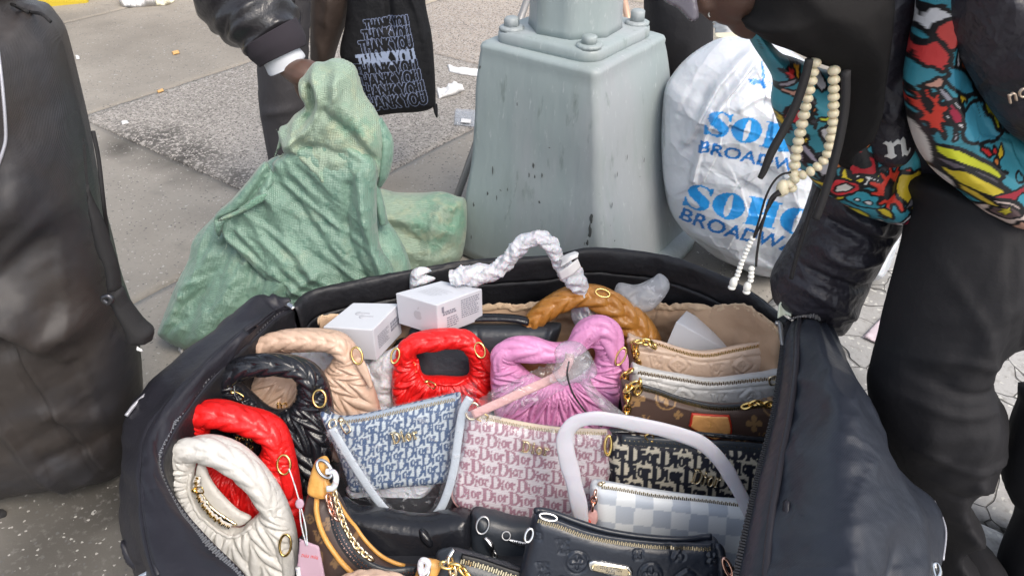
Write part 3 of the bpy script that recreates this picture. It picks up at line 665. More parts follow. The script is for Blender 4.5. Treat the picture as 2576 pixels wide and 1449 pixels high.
# ================================================================ GREEN WOVEN SACK
M['sack'] = mat('green_woven_polythene', (.165, .275, .215), .30, spec=.6, crease=[(22, .35, .010), (70, .35, .004)], bump=[(120, .25, .002)], var=[(5, (.21, .35, .265), .46, .68), (11, (.35, .41, .30), .58, .85), (60, (.10, .215, .165), .55, .72)], weave=('plain', 95, .45), sheen=.2)
M['sackpale'] = mat('pale_green_woven_polythene', (.28, .375, .285), .32, spec=.6, crease=[(22, .35, .010), (70, .35, .004)], bump=[(120, .25, .002)], var=[(7, (.16, .31, .22), .5, .62), (30, (.36, .42, .29), .5, .7)], weave=('plain', 95, .6), sheen=.2)
def sackd(seed, am, s=9, sx=1, sy=1, ang=60): return lambda a, b, d: am * 1.5 * drape(a, b, ang, 15, 2.6, seed) + .7 * am * drape(a, b, ang + 18, 38, 6, seed + 9) + .25 * am * drape(a, b, ang - 30, 80, 14, seed + 19) + .24 * (am * wrinkle(a * s * sx, b * s * sy, seed) + am * .5 * wrinkle(a * s * 3, b * s * 2.4, seed + 4) + am * .16 * wrinkle(a * s * 8, b * s * 7, seed + 8) + am * 1.0 * facet(a * s * 1.3 * sx, b * s * 1.1 * sy, seed) + am * .6 * facet(a * s * 3.2 * sx + b * 6, b * s * 2.6, seed + 3))
pS = Pl(700, 850, z=.03, lean=28)
sack = thing('green_sack', 'crumpled green woven sack slumped on the pavement, its top gripped by a hand', 'sack', pS.at(560, 860))
puff('lower_bundle', pS, [(398, 838), (398, 838), (420, 780), (450, 705), (478, 650), (492, 596), (540, 545), (590, 500), (640, 440), (700, 392), (800, 410), (900, 470), (1000, 590), (1035, 690), (1000, 760), (900, 800), (760, 830), (660, 850), (560, 880), (500, 884), (450, 872), (420, 856)],
     M['sack'], sack, T=.075, R=.13, back=.7, step=.0055, disp=sackd(2, .010, 7, 1.4, .8, 52),
     folds=[([(600, 520), (500, 640), (440, 800)], .012, .02), ([(700, 560), (610, 700), (540, 860)], .016, .022), ([(760, 640), (700, 760), (660, 840)], .016, .02), ([(820, 740), (790, 800)], -.015, .015), ([(640, 640), (560, 760)], -.012, .012),
            ([(430, 840), (490, 790)], -.012, .008), ([(520, 700), (470, 720), (480, 740)], .010, .006), ([(540, 720), (500, 750), (470, 790)], -.009, .006), ([(560, 620), (650, 600)], -.010, .012)])
pS2 = Pl(1060, 660, z=.03, lean=26)
puff('right_bundle', pS2, [(930, 482), (1000, 484), (1060, 485), (1110, 482), (1150, 494), (1172, 505), (1174, 570), (1166, 630), (1150, 662), (1080, 700), (1000, 715), (950, 700), (900, 600)],
     M['sackpale'], sack, T=.09, R=.10, back=.8, step=.0055, disp=sackd(5, .008, 8, .8, 1.3, 165), folds=[([(1130, 495), (1100, 560), (1080, 660)], .012, .014), ([(1165, 508), (1140, 560)], -.010, .008), ([(990, 560), (1060, 600)], -.008, .012)])
pS3 = Pl(800, 740, z=.10, Y=None, lean=12)
puff('hanging_panel', pS3, [(581, 506), (590, 520), (600, 560), (638, 600), (702, 664), (750, 700), (806, 740), (860, 715), (930, 705), (1009, 683), (1000, 630), (975, 590), (966, 540), (964, 460), (962, 380), (900, 330), (800, 330), (720, 380), (717, 400), (690, 430), (640, 470)],
     M['sack'], sack, T=.022, R=.025, back=.6, step=.0045, lift=.095, disp=sackd(8, .010, 8, 1.5, .8, 122),
     folds=[([(700, 430), (760, 560), (860, 700)], .012, .016), ([(930, 400), (945, 520), (985, 650)], .020, .012), ([(905, 430), (900, 560), (960, 690)], -.014, .010), ([(780, 480), (860, 600), (900, 690)], -.008, .012), ([(830, 640), (760, 690)], .010, .01), ([(640, 540), (740, 650)], .010, .008), ([(720, 395), (650, 470), (590, 520)], -.012, .008)])
puff('rolled_hem', pS3, [(700, 378), (718, 400), (728, 420), (716, 452), (690, 478), (650, 500), (612, 520), (598, 545), (590, 560), (580, 510), (620, 470), (660, 425)], M['sack'], sack, T=.02, R=.02, back=.4, step=.004, lift=.108,
     folds=[([(712, 400), (650, 490), (596, 515)], -.016, .006), ([(720, 430), (690, 480), (600, 550)], .010, .006)])
puff('hem_lining', pS3, [(712, 455), (700, 470), (640, 500), (600, 512), (612, 500), (650, 482), (688, 452), (712, 446)], M['sackpale'], sack, T=.006, R=.01, back=.4, step=.003, lift=.135)
pS4 = Pl(860, 330, Y=1.56, lean=6)
puff('gathered_top', pS4, [(765, 190), (790, 158), (815, 156), (840, 147), (868, 152), (892, 168), (905, 200), (918, 240), (945, 280), (965, 325), (968, 375), (962, 420), (950, 450), (900, 440), (860, 440), (832, 474), (815, 474), (795, 440), (765, 420), (730, 400), (712, 370), (702, 325), (722, 312), (740, 290), (768, 265), (755, 235), (752, 205)],
     M['sackpale'], sack, T=.055, R=.055, back=.9, step=.0038, disp=sackd(11, .007, 10, 1, 1.2, 75),
     folds=[([(800, 175), (820, 240), (790, 300), (730, 350)], .020, .010), ([(790, 215), (795, 255), (775, 290)], -.030, .010), ([(850, 200), (900, 280), (950, 360)], .012, .016), ([(830, 260), (900, 330), (955, 400)], -.012, .010), ([(760, 360), (820, 420), (850, 460)], .014, .010),
            ([(740, 380), (800, 350), (870, 370)], -.010, .010), ([(870, 165), (850, 250), (800, 330)], .012, .012), ([(905, 400), (880, 440)], -.02, .01)])
puff('torn_edge', pS4, [(712, 330), (700, 326), (696, 318), (702, 330), (704, 350), (690, 400), (684, 412), (700, 380), (712, 360)], M['sackpale'], sack, T=.006, R=.005, back=.5, step=.002, lift=.01)
# three standing creases where the gathered cloth fans out behind the hand
for i, pp in enumerate([[(952, 300), (975, 360), (968, 430), (955, 470)], [(930, 420), (952, 500), (965, 560)]]):
    tube('crease', [pS4.at(x, y, .0) for x, y in pp], [.012, .02, .02, .008][:len(pp)], M['sack'], sack, flat=.5, n=8)

rs = random.Random(8)
for k in range(26):                                   # frayed strands along the torn edges
    if k < 14: x, y, pl_, hh = 715 + (k * 9) + rs.uniform(-4, 4), 372 + k * 7.2 + rs.uniform(-8, 8), pS4, .03
    else: x, y, pl_, hh = 590 + (k - 14) * 17, 556 + (k - 14) * 14 + rs.uniform(-4, 4), pS3, .10
    a0 = rs.uniform(.6, 2.4); L0 = rs.uniform(10, 26); tube('loose_strand', [pl_.at(x, y, hh), pl_.at(x + L0 * .5 * math.cos(a0), y + L0 * .5 * math.sin(a0), hh + .008), pl_.at(x + L0 * math.cos(a0 + .5), y + L0 * math.sin(a0 + .5), hh)], .0008, M['sackpale'], sack, nseg=5, n=3)
# ================================================================ TALL BLACK DUFFEL, LEFT
M['duf'] = mat('black_coated_canvas', (.040, .033, .030), .36, spec=.65, bump=[(4, .5, .03), (700, .25, .0006)], weave=('plain', 420, .22), var=(3.5, (.030, .029, .033), .45, .6))
M['duf2'] = mat('black_webbing', (.016, .015, .016), .7, weave=('twill', 300, .5)); M['pipe'] = mat('pale_reflective_piping', (.42, .42, .46), .3, metal=.3)
pD = Pl(150, 1170, z=0, yaw=8)
duf = thing('tall_duffel', 'tall black canvas duffel standing on end with pale piping and a side strap', 'duffel bag', pD.at(150, 1180))
def duf_bow(a, b): return .05 * np.exp(-((b - .55) / .35) ** 2)
DF = [([(-20, 330), (60, 450), (160, 400), (262, 380)], .040, .05), ([(30, 560), (150, 470), (230, 370)], -.035, .035), ([(60, 80), (170, 250), (220, 400)], .045, .05), ([(130, 60), (190, 200)], -.035, .03), ([(40, 600), (120, 640), (200, 700), (260, 690)], .035, .03),
      ([(110, 720), (180, 690), (240, 760), (290, 900)], -.010, .03), ([(215, 470), (232, 620), (262, 800), (300, 960), (322, 1120)], .006, .004), ([(-20, 700), (60, 820), (140, 980), (200, 1150)], -.006, .004), ([(205, 470), (220, 440), (250, 410)], .010, .006), ([(200, 900), (330, 960)], .010, .02), ([(190, 1020), (320, 1000)], -.008, .02),
      ([(64, 560), (150, 470), (258, 385)], .016, .012), ([(40, 590), (130, 640), (235, 770)], .014, .012), ([(3, 470), (60, 600), (110, 700), (180, 860), (240, 980), (290, 1090), (315, 1140)], -.010, .005), ([(14, 470), (72, 600), (122, 700), (192, 860), (252, 980), (302, 1090)], .006, .006),
      ([(0, 720), (60, 850), (130, 980), (215, 1130)], .014, .014)]
_, pfD = puff('canvas_body', pD, [(-300, -150), (-300, -150), (40, -150), (60, -14), (105, 8), (140, 45), (166, 82), (186, 140), (205, 205), (235, 310), (252, 390), (264, 450), (282, 530), (300, 600), (316, 680), (338, 760), (350, 800), (358, 900), (360, 1020), (352, 1110), (340, 1145), (300, 1160), (240, 1168), (160, 1180), (95, 1190), (40, 1200), (-60, 1204), (-300, 1210), (-300, 1210)],
     M['duf'], duf, T=.13, R=.17, back=1.2, step=.006, disp=lambda a, b, d: .004 * wrinkle(a * 5, b * 3, 6) + .010 * drape(a, b, 62, 7, 2, 3) + .003 * drape(a, b, 20, 22, 5, 7), folds=DF, bow=duf_bow)
def onD(x, y, e=.004, pf=None):
    pf = pf or pfD
    a, b = pf.pl.ab(x, y)
    h = 0
    for _ in range(7):   # slide along the sight line to the puffed surface
        d = ray(x, y); p = CAM + d * ((((pf.pl.O + h * pf.pl.n) - CAM) @ pf.pl.n) / (d @ pf.pl.n)); a, b = pf.pl.back(p); h = h * .4 + .6 * (float(pf.h(a, b)[0]) + e)
    return p
def path_on(pf, pts, n=4, e=.002, k=24):
    Q = smooth(np.array(pts, float), False, n); return np.array([onD(x, y, e, pf) for x, y in Q])
tube('piping', path_on(pfD, [(-6, 120), (4, 200), (12, 290), (14, 350), (6, 385), (-6, 420)]), .0022, M['pipe'], duf, n=1, nseg=8)
tube('dark_seam_cord', path_on(pfD, [(30, 12), (70, 30), (104, 36), (128, 56)]), .0025, M['duf2'], duf, n=1, nseg=8)
tube('dark_seam_cord', path_on(pfD, [(234, 330), (248, 400), (262, 520), (278, 640), (300, 760), (312, 800)]), .003, M['duf2'], duf, n=1, nseg=8)
pD2 = Pl(320, 700, Y=1.0)
puff('side_strap', pD2, [(232, 330), (240, 345), (246, 430), (256, 470), (280, 520), (304, 590), (320, 640), (326, 690), (318, 705), (292, 700), (284, 650), (262, 590), (250, 530), (240, 450)], M['duf2'], duf, T=.012, R=.015, back=.6, step=.004, lift=.03)
puff('strap_pad', pD2, [(290, 700), (326, 695), (345, 730), (378, 775), (404, 800), (404, 815), (396, 830), (360, 832), (345, 826), (330, 790), (305, 740)], M['duf2'], duf, T=.02, R=.02, back=.8, step=.004, lift=.03)
puff('care_label', pD2, [(375, 822), (375, 822), (388, 830), (388, 830), (390, 836), (374, 832)], M['paper'], duf, T=.002, R=.003, step=.002, lift=.05)
tube('buckle', [pD2.at(x, y, .06) for x, y in [(300, 695), (312, 688), (322, 696), (314, 706)]], .004, mat('gunmetal', (.1, .1, .11), .3, metal=.9), duf, closed=True)
for x in (58, 312):
    tube('foot_stud', [pD.at(x, 1175, .12), pD.at(x + 4, 1200, .10)], [.012, .008], M['duf2'], duf)

# ================================================================ OPEN BLACK SUITCASE
M['nyl'] = mat('black_nylon', (.017, .0165, .023), .50, spec=.45, bump=[(12, .35, .01), (60, .3, .003), (700, .2, .0006)])
M['nyl2'] = mat('navy_black_ribbed_nylon', (.017, .021, .032), .42, spec=.5, bump=[(5, .5, .03), (22, .25, .006)], weave=('twill', 190, .35))
M['lin'] = mat('black_lining', (.013, .013, .016), .5, spec=.45, bump=[(9, .6, .015), (50, .3, .004)])
M['zt'] = mat('dark_steel_zip', (.34, .34, .35), .35, metal=.7); M['silver'] = mat('polished_silver', (.75, .75, .74), .18, metal=1); M['gold'] = mat('polished_brass', (.85, .60, .22), .2, metal=1)
M['palegold'] = mat('pale_gold_metal', (.82, .70, .48), .24, metal=1)
suit = thing('open_suitcase', 'large black soft suitcase lying open and packed with handbags', 'suitcase', (0, .95, 0))
def gl(pts): return np.array([G(*p) for p in pts])
bul = gl([(420, 1560, .14), (345, 1449, .15), (318, 1360, .16), (306, 1250, .17), (302, 1160, .18), (318, 1070, .2), (372, 990, .23), (470, 900, .25), (560, 828, .27), (610, 790, .28), (648, 766, .29), (690, 772, .28), (735, 778, .27)])
ctr = np.array([-.05, 1.0, 0])
low = bul * [1, 1, 0] + (ctr - bul * [1, 1, 0]) * .05 + [0, 0, .004]
top = gl([(470, 1560, .27), (400, 1449, .28), (372, 1340, .28), (360, 1240, .285), (362, 1160, .29), (378, 1085, .295), (430, 1010, .30), (520, 920, .305), (605, 845, .31), (650, 812, .31), (680, 788, .30), (700, 780, .29), (735, 776, .275)])
zipl = [(660, 1540), (600, 1449), (520, 1368), (452, 1290), (410, 1215), (400, 1158), (424, 1098), (474, 1020), (532, 948), (590, 890), (648, 838), (690, 798), (732, 774)]
zz = [.262, .265, .268, .27, .272, .275, .28, .283, .285, .287, .285, .28, .274]
zp = gl([(x, y, z) for (x, y), z in zip(zipl, zz)])
ins_ = zp + (ctr + [0, 0, .2] - zp) * np.array([.004, .004, 0]) + [0, 0, -.03]
dn = ins_ * [1, 1, 0] + [-.02, 0, .03]
surf('left_wall', [low, bul, top], M['nyl'], suit, nu=8, nv=10, thick=.006, disp=lambda u, v, X: (.007 * wrinkle(u * 10, v * 3, 3) + .010 * facet(u * 9, v * 3, 2)) * (v * (1 - v) * 4 + .15))
surf('left_flap', [top, (top + zp) / 2 + [0, 0, .012], zp], M['nyl'], suit, nu=8, nv=8, thick=.005, disp=lambda u, v, X: .0035 * wrinkle(u * 14, v * 2, 8) + .004 * facet(u * 12, v * 2, 6))
surf('left_lining', [zp + [0, 0, -.003], ins_, dn], M['lin'], suit, nu=8, nv=6, thick=.004)
def zip_teeth(name, P, up, w, m, parent, pitch=.0028, th=.0011):
    P = np.asarray(P); seg = np.linalg.norm(np.diff(P, axis=0), axis=1); L = np.concatenate([[0], np.cumsum(seg)]); n = int(L[-1] / pitch)
    ms = []
    up = np.asarray(up, float)
    for i in range(n):
        t = (i + .5) * pitch; k = min(np.searchsorted(L, t) - 1, len(P) - 2); f = (t - L[k]) / max(seg[k], 1e-9); p = P[k] * (1 - f) + P[k + 1] * f
        T = (P[k + 1] - P[k]) / max(seg[k], 1e-9); s = np.cross(up, T); s /= np.linalg.norm(s); u = np.cross(T, s)
        ms.append(box_mesh(p + s * w * .12 * (1 if i % 2 else -1), [s, T, u], (w * .5, pitch * .30, th)))
    return joined(name, ms, m, parent, smooth_=False, stuff=True)
zs = smooth(zp + [0, 0, .003], False, 8)
zip_teeth('zip_teeth', zs + [0, 0, .003], (.3, -.4, 1), .0075, M['zt'], suit, pitch=.0042, th=.0014)
tube('zip_tape', zs - [0, 0, .003], .0075, M['nyl'], suit, n=1, nseg=8, flat=.3)
tube('rim_piping', smooth(top + [0, 0, .002], False, 4)[4:], .0032, M['nyl'], suit, n=1, nseg=8)
tube('worn_piping', gl([(318, 1048, .255), (345, 1015, .262), (392, 975, .27), (398, 970, .27)]) + [0, 0, .002], .0035, M['pipe'], suit, nseg=8)
# back wall and its folded-over dark rim
bo = gl([(735, 776, .27), (770, 742, .27), (830, 722, .27), (900, 708, .272), (980, 692, .275), (1060, 678, .276), (1160, 662, .278), (1280, 652, .28), (1390, 645, .28), (1480, 627, .29), (1560, 631, .285), (1640, 640, .28), (1720, 660, .275), (1800, 690, .272), (1860, 720, .27), (1910, 752, .27), (1950, 784, .275), (1988, 812, .285)])
c2 = np.array([.05, .9, 0]); dr = (c2 - bo); dr[:, 2] = 0; dr /= np.linalg.norm(dr, axis=1)[:, None]
surf('back_wall', [bo * [1, 1, 0] + [0, 0, .004] - dr * .02, bo * [1, 1, 0] - dr * .03 + [0, 0, .14], bo - dr * .004 + [0, 0, -.012], bo], M['lin'], suit, nu=6, nv=6, thick=.004, disp=lambda u, v, X: .006 * wrinkle(u * 16, v * 2, 4) * (1 - v))
surf('back_rim', [bo, bo + dr * .006 + [0, 0, .003], bo + dr * .012 - [0, 0, .006], bo + dr * .016 - [0, 0, .05]], M['lin'], suit, nu=6, nv=6, thick=.004, disp=lambda u, v, X: .004 * wrinkle(u * 26, v * 1.5, 14))
surf('back_lining', [bo + dr * .016 - [0, 0, .05], bo + dr * .020 + [0, 0, -.14], bo * [1, 1, 0] + dr * .03 + [0, 0, .02]], M['lin'], suit, nu=6, nv=10, thick=.004, disp=lambda u, v, X: .006 * wrinkle(u * 9, v * 3, 24) * (.1 + v * (1 - v) * 4))
surf('inner_floor', [gl([(600, 1449, .04), (1200, 1449, .04), (1840, 1449, .04)]) - [0, .15, 0], gl([(700, 900, .04), (1300, 880, .04), (1960, 900, .04)])], M['lin'], suit, nu=4, nv=4)
# right wall / lid folded outwards
le = [(1986, 812, .30), (1972, 850, .325), (1966, 900, .335), (1958, 960, .34), (1948, 1030, .34), (1930, 1110, .34), (1906, 1200, .34), (1886, 1290, .34), (1866, 1380, .335), (1852, 1449, .33), (1836, 1560, .33)]
ml = [(2012, 806, .33), (2004, 848, .36), (2002, 905, .375), (1996, 970, .38), (1986, 1040, .38), (1972, 1120, .38), (1955, 1210, .38), (1940, 1300, .375), (1930, 1390, .37), (1925, 1460, .37), (1925, 1560, .37)]
cr = [(2042, 803, .35), (2058, 850, .40), (2080, 910, .43), (2096, 980, .44), (2104, 1050, .44), (2108, 1130, .44), (2112, 1220, .44), (2116, 1310, .43), (2120, 1400, .43), (2124, 1470, .43), (2124, 1560, .42)]
c3 = [(2070, 812, .34), (2100, 862, .39), (2136, 930, .41), (2168, 1000, .41), (2196, 1070, .41), (2216, 1150, .41), (2240, 1220, .40), (2262, 1300, .40), (2268, 1400, .39), (2262, 1470, .39), (2262, 1560, .38)]
re = [(2086, 822, .32), (2118, 880, .35), (2154, 950, .36), (2190, 1020, .36), (2222, 1100, .36), (2248, 1160, .34), (2296, 1215, .32), (2344, 1262, .31), (2372, 1330, .31), (2366, 1410, .31), (2362, 1480, .31)]
L_ = [gl(q) for q in (le, ml, cr, c3, re)]
dnr = L_[4] * [1, 1, 0] + [.0, .03, .004]
surf('right_lid', [L_[1], L_[2], L_[3], L_[4]], M['nyl2'], suit, nu=10, nv=14, thick=.006, disp=lambda u, v, X: .008 * wrinkle(u * 5, v * 2.2, 5) + .006 * facet(u * 4, v * 2.5, 8) * np.clip(v * 5, 0, 1) * np.clip(5 - v * 5, 0, 1) + .012 * np.exp(-((v - .72 - .1 * u) / .06) ** 2) * np.clip(u * 2 - .8, 0, 1) - .02 * np.exp(-((v - .62) / .035) ** 2) * np.clip(u * 5 - 3.6, 0, 1))
surf('lid_side', [L_[4], (L_[4] + dnr) / 2 + [.01, .0, 0], dnr], M['nyl2'], suit, nu=6, nv=6, thick=.005)
surf('lid_gusset', [L_[0], (L_[0] + L_[1]) / 2 + [0, 0, .006], L_[1]], M['nyl2'], suit, nu=7, nv=4, thick=.005)
surf('right_lining', [L_[0], L_[0] + [.01, 0, -.08], L_[0] * [1, 1, 0] + [.03, .0, .03]], M['lin'], suit, nu=6, nv=5, thick=.004)
tube('lid_piping', smooth(L_[1] + [0, 0, .004], False, 6), .0050, M['nyl'], suit, n=1, nseg=8)
zip_teeth('zip_teeth', smooth(L_[0] + [0, 0, .004], False, 8), (-.2, -.3, 1), .008, mat('black_zip', (.03, .03, .034), .4), suit, pitch=.0045, th=.0018)
zip_teeth('zip_teeth', smooth(gl([(1990, 806, .312), (2010, 800, .335), (2040, 798, .358), (2066, 806, .352)]) + [0, 0, .003], False, 10), (0, -.3, 1), .008, M['zt'], suit, pitch=.0042, th=.0016)
puff('grab_handle', Pl(1985, 1330, z=.36, lean=60), [(1958, 1268), (1966, 1262), (1974, 1272), (1976, 1330), (1992, 1400), (2004, 1452), (2030, 1560), (2010, 1560), (1985, 1452), (1968, 1400), (1956, 1330)], M['nyl'], suit, T=.012, R=.012, lift=.02, step=.003)
tube('zip_puller', gl([(1950, 812, .31), (1962, 818, .31), (1966, 850, .33), (1968, 870, .335)]), [.004, .005, .004, .003], M['zt'], suit)
surf('torn_tag', [gl([(1958, 800, .33), (1975, 792, .33), (1990, 796, .33)]), gl([(1962, 770, .345), (1972, 762, .345), (1992, 768, .345)]), gl([(1968, 762, .35), (1974, 755, .352), (1986, 766, .35)])], mat('pale_green_white_tag', (.55, .60, .50), .7), suit)
tube('metal_clasp', gl([(718, 768, .29), (728, 766, .295), (738, 776, .295)]), [.004, .008, .004], M['silver'], suit, flat=.5)
puff('lower_strap', Pl(360, 1390, z=.16, lean=40), [(328, 1352), (340, 1348), (360, 1366), (400, 1400), (420, 1436), (430, 1490), (396, 1490), (370, 1430), (340, 1400)], M['nyl'], suit, T=.012, R=.014, lift=.03, step=.003)
tube('silver_ring', gl([(352, 1452, .22), (372, 1440, .225), (396, 1424, .23), (404, 1436, .23), (385, 1448, .225)]), .004, M['silver'], suit, closed=True)
tube('silver_ring', gl([(2344, 1425, .33), (2356, 1420, .33), (2362, 1440, .33), (2352, 1455, .33)]), .004, M['silver'], suit, closed=True)
tube('worn_edge', smooth(L_[4][7:10] + [.003, 0, .002], False, 6), .0015, M['pipe'], suit, n=1, nseg=6)

# cardboard lining of the case with its torn edge
M['card'] = mat('brown_cardboard', (.50, .345, .23), .85, spec=.2, bump=[(12, .5, .008), (250, .3, .001)], var=(5, (.43, .29, .19), .45, .65), stretch=(1, 1, 1.6))
M['cardtorn'] = mat('torn_cardboard_edge', (.60, .44, .29), .9, bump=[(80, .7, .004)])
cbd = thing('cardboard_liner', 'brown cardboard sheet with torn upper edge lining the back of the suitcase', 'cardboard', (.1, 1.36, .03))
e_ = [(800, 800), (840, 792), (1000, 780), (1100, 772), (1216, 768), (1260, 764), (1300, 768), (1353, 761), (1420, 764), (1500, 766), (1580, 768), (1640, 770), (1660, 765), (1700, 767), (1740, 764), (1790, 772), (1830, 766), (1880, 771), (1910, 790), (1940, 812), (1960, 840), (1966, 880)]
bo_px = [W / 2 + F * ((p - CAM) @ RT) / ((p - CAM) @ FW) for p in bo]
ct = []
for i, (x, y) in enumerate(smooth(np.array(e_, float), False, 5)):
    yy = np.interp(x, bo_px, bo[:, 1]) - .062
    ct.append(Yp(x, y + 2.2 * vnoise(x * .11, 1) + 1.2 * vnoise(x * .4, 2), yy))
ct = np.array(ct)
surf('sheet', [ct, ct * [1, 1, .7] - [0, .012, 0], ct * [1, 1, .1] + [0, -.02, .03]], M['card'], cbd, nu=2, nv=12, thick=.005, disp=lambda u, v, X: .006 * wrinkle(u * 7, v * 4, 31))
surf('torn_edge', [ct + [0, -.007, -.011], ct + [0, -.008, -.004], ct + [0, -.003, .003], ct + [0, .001, .001]], M['cardtorn'], cbd, nu=2, nv=4, thick=.003, disp=lambda u, v, X: .0025 * fbm(u * 90, v * 3, 3))

# ================================================================ WHITE CARRIER BAG WITH BLUE PRINT
M['ply'] = mat('white_polythene', attr=True, rough=.24, spec=.5, crease=[(9, .8, .02), (42, .25, .005)], bump=[(9, .35, .02)], sss=.1)
pB = Pl(1860, 670, z=.01, lean=9, yaw=-6)
def soho_col(a, b):
    P = np.stack([a, b], 1); c = np.ones((len(a), 3)) * np.array([.62, .65, .70]); blue = (.03, .30, .72)
    for w, p0, p1, h_, gp in (('SOHO', (1752, 303), (2030, 358), 60, .05), ('SOHO', (1708, 488), (1996, 540), 64, .05)):
        c[inside(P, place_segs(glyph_segs(w, gp), pB, p0, p1, h_, 1.0))] = blue
    for p0, p1, h_ in (((1742, 347), (2030, 400), 27), ((1703, 528), (2000, 590), 34)):
        S = place_segs(text_segs('BROADWAY'), pB, p0, p1, h_); k = np.where((b < S[:, 1::2].max() + .01) & (b > S[:, 1::2].min() - .01))[0]
        c[k[inside(P[k], S) | (dist(P[k], S) < .0012)]] = (.02, .17, .50)
    for lp in ([(1912, 128), (1932, 122), (1942, 150), (1938, 168), (1920, 164), (1908, 146)], [(1866, 178), (1880, 176), (1900, 182), (1905, 195), (1898, 200), (1890, 188), (1872, 190)], [(1900, 134), (1904, 170), (1898, 190), (1894, 170)], [(1910, 185), (1950, 208), (1958, 206), (1930, 188)], [(1872, 180), (1868, 192), (1864, 178)]):
        c[inside(P, loop_segs(pB.pts(lp)))] = (.03, .25, .72)
    return c
bagc = thing('carrier_bag', 'stuffed white polythene carrier bag printed SOHO BROADWAY in blue', 'carrier bag', pB.at(1860, 680))
puff('bag_body', pB, [(1672, 230), (1695, 185), (1728, 148), (1770, 118), (1810, 98), (1850, 92), (1885, 94), (1960, 110), (2060, 180), (2180, 300), (2260, 450), (2262, 560), (2240, 640), (2200, 692), (2100, 700), (1980, 690), (1900, 684), (1850, 664), (1800, 642), (1752, 606), (1712, 570), (1682, 520), (1668, 440), (1664, 330)],
     M['ply'], bagc, T=.15, R=.20, back=.9, step=.0024, col=soho_col, disp=lambda a, b, d: .005 * wrinkle(a * 9, b * 9, 2) + .022 * facet(a * 7 + b * 2, b * 6 - a * 2, 2) + .005 * facet(a * 20, b * 17, 6),
     folds=[([(1880, 110), (1790, 190), (1715, 330)], .022, .009), ([(1890, 125), (1800, 230), (1760, 300), (1730, 420)], .018, .007), ([(1870, 110), (1750, 180), (1700, 270)], -.010, .008), ([(1900, 140), (1780, 250)], -.010, .006), ([(1840, 240), (1900, 215), (1960, 250)], .007, .008), ([(1740, 560), (1850, 620), (1960, 640)], .012, .014), ([(1720, 380), (1800, 400), (1900, 460)], -.006, .014), ([(1980, 470), (1940, 600), (1930, 670)], .010, .012)])
surf('bunched_neck', [[Yp(1808, 96, 2.02), Yp(1850, 86, 1.98), Yp(1890, 90, 2.0)], [Yp(1798, 70, 2.04), Yp(1842, 64, 2.0), Yp(1900, 70, 2.02)], [Yp(1796, 55, 2.05), Yp(1830, 40, 2.0), Yp(1890, 62, 2.02)]], M['ply'] if False else M['paper'], bagc, disp=lambda u, v, X: .008 * wrinkle(u * 5, v * 5, 3))
surf('cream_receipt', [[Yp(1796, 86, 1.95), Yp(1840, 84, 1.93), Yp(1880, 78, 1.92)], [Yp(1800, 96, 1.93), Yp(1845, 99, 1.91), Yp(1888, 104, 1.9)]], M['cream'], bagc)

# ================================================================ PERSON BENDING OVER, RIGHT
COM = [(.06, .30, .38), (.72, .50, .03), (.60, .03, .03), (.70, .68, .66), (.62, .20, .05), (.60, .62, .04), (.62, .32, .24), (.05, .05, .06), (.36, .34, .38)]
K0 = (.012, .012, .014)
def blob(cx, cy, rx, ry, rot=0, spikes=0, sp=.3, n=40, seed=0, bend=0.0):
    r = random.Random(seed); ph = [r.uniform(0, 6.28) for _ in range(3)]; out = []
    for i in range(n):
        a = 2 * math.pi * i / n; k = 1 + .10 * math.sin(3 * a + ph[0]) + .07 * math.sin(5 * a + ph[1])
        if spikes: k *= 1 + sp * (1 if (i * spikes * 2 // n) % 2 else -.4)
        x, y = rx * k * math.cos(a), ry * k * math.sin(a); y += bend * (x / rx) ** 2 * ry
        c, s_ = math.cos(rot), math.sin(rot); out.append((cx + x * c - y * s_, cy + x * s_ + y * c))
    return out
def comic(pl, shapes, seed, box, nrand=26, base=(.05, .27, .34)):
    r = random.Random(seed); L = []
    for _ in range(nrand):
        x, y = r.uniform(box[0], box[2]), r.uniform(box[1], box[3])
        L.append((blob(x, y, r.uniform(8, 28), r.uniform(4, 13), r.uniform(0, 3), r.choice([0, 0, 7]), .3, seed=r.random(), bend=r.choice([0, .8])), r.choice(COM), 2.5))
    L += shapes
    def f(a, b):
        P = np.stack([a, b], 1); c = np.ones((len(a), 3)) * np.array(base); c *= (1 + .25 * vnoise(a * 40, b * 40, 1))[:, None]
        for lp, colr, lw in L:
            S = loop_segs(pl.pts(lp)); lo = S[:, :2].min(0) - .012; hi = S[:, :2].max(0) + .012
            k = np.where((a > lo[0]) & (a < hi[0]) & (b > lo[1]) & (b < hi[1]))[0]
            if not len(k): continue
            c[k[inside(P[k], S)]] = colr
            if lw: c[k[dist(P[k], S) < lw * .0006]] = K0
        # inked hatch strokes
        h_ = np.abs(((a * .8 + b * .6) * 160 + 2 * vnoise(a * 18, b * 18, 4)) % 1 - .5) < .07
        m = vnoise(a * 14, b * 14, 8) > .35; c[h_ & m] = K0
        return c
    return f
M['comic'] = mat('printed_satin', attr=True, rough=.38, spec=.5, bump=[(16, .4, .01), (350, .15, .0006)])
M['puffer'] = mat('black_puffer_nylon', (.026, .024, .032), .44, spec=.45, crease=[(30, .6, .008), (80, .4, .003)], bump=[(14, .5, .01), (50, .5, .004)])
M['hood'] = mat('black_jersey', (.012, .011, .011), .85, spec=.25, bump=[(20, .4, .006), (500, .3, .0008)])
M['trs'] = mat('black_trousers', (.014, .0135, .0155), .72, spec=.25, bump=[(12, .4, .01), (400, .3, .0008)])
M['metalp'] = mat('silver_foil_print', (.45, .36, .28), .35, metal=.7)
pT = Pl(2400, 1449, z=0, lean=20)
bend_p = thing('person', 'person bending over in black and comic-print puffer jacket and black trousers', 'person', pT.at(2440, 1440))
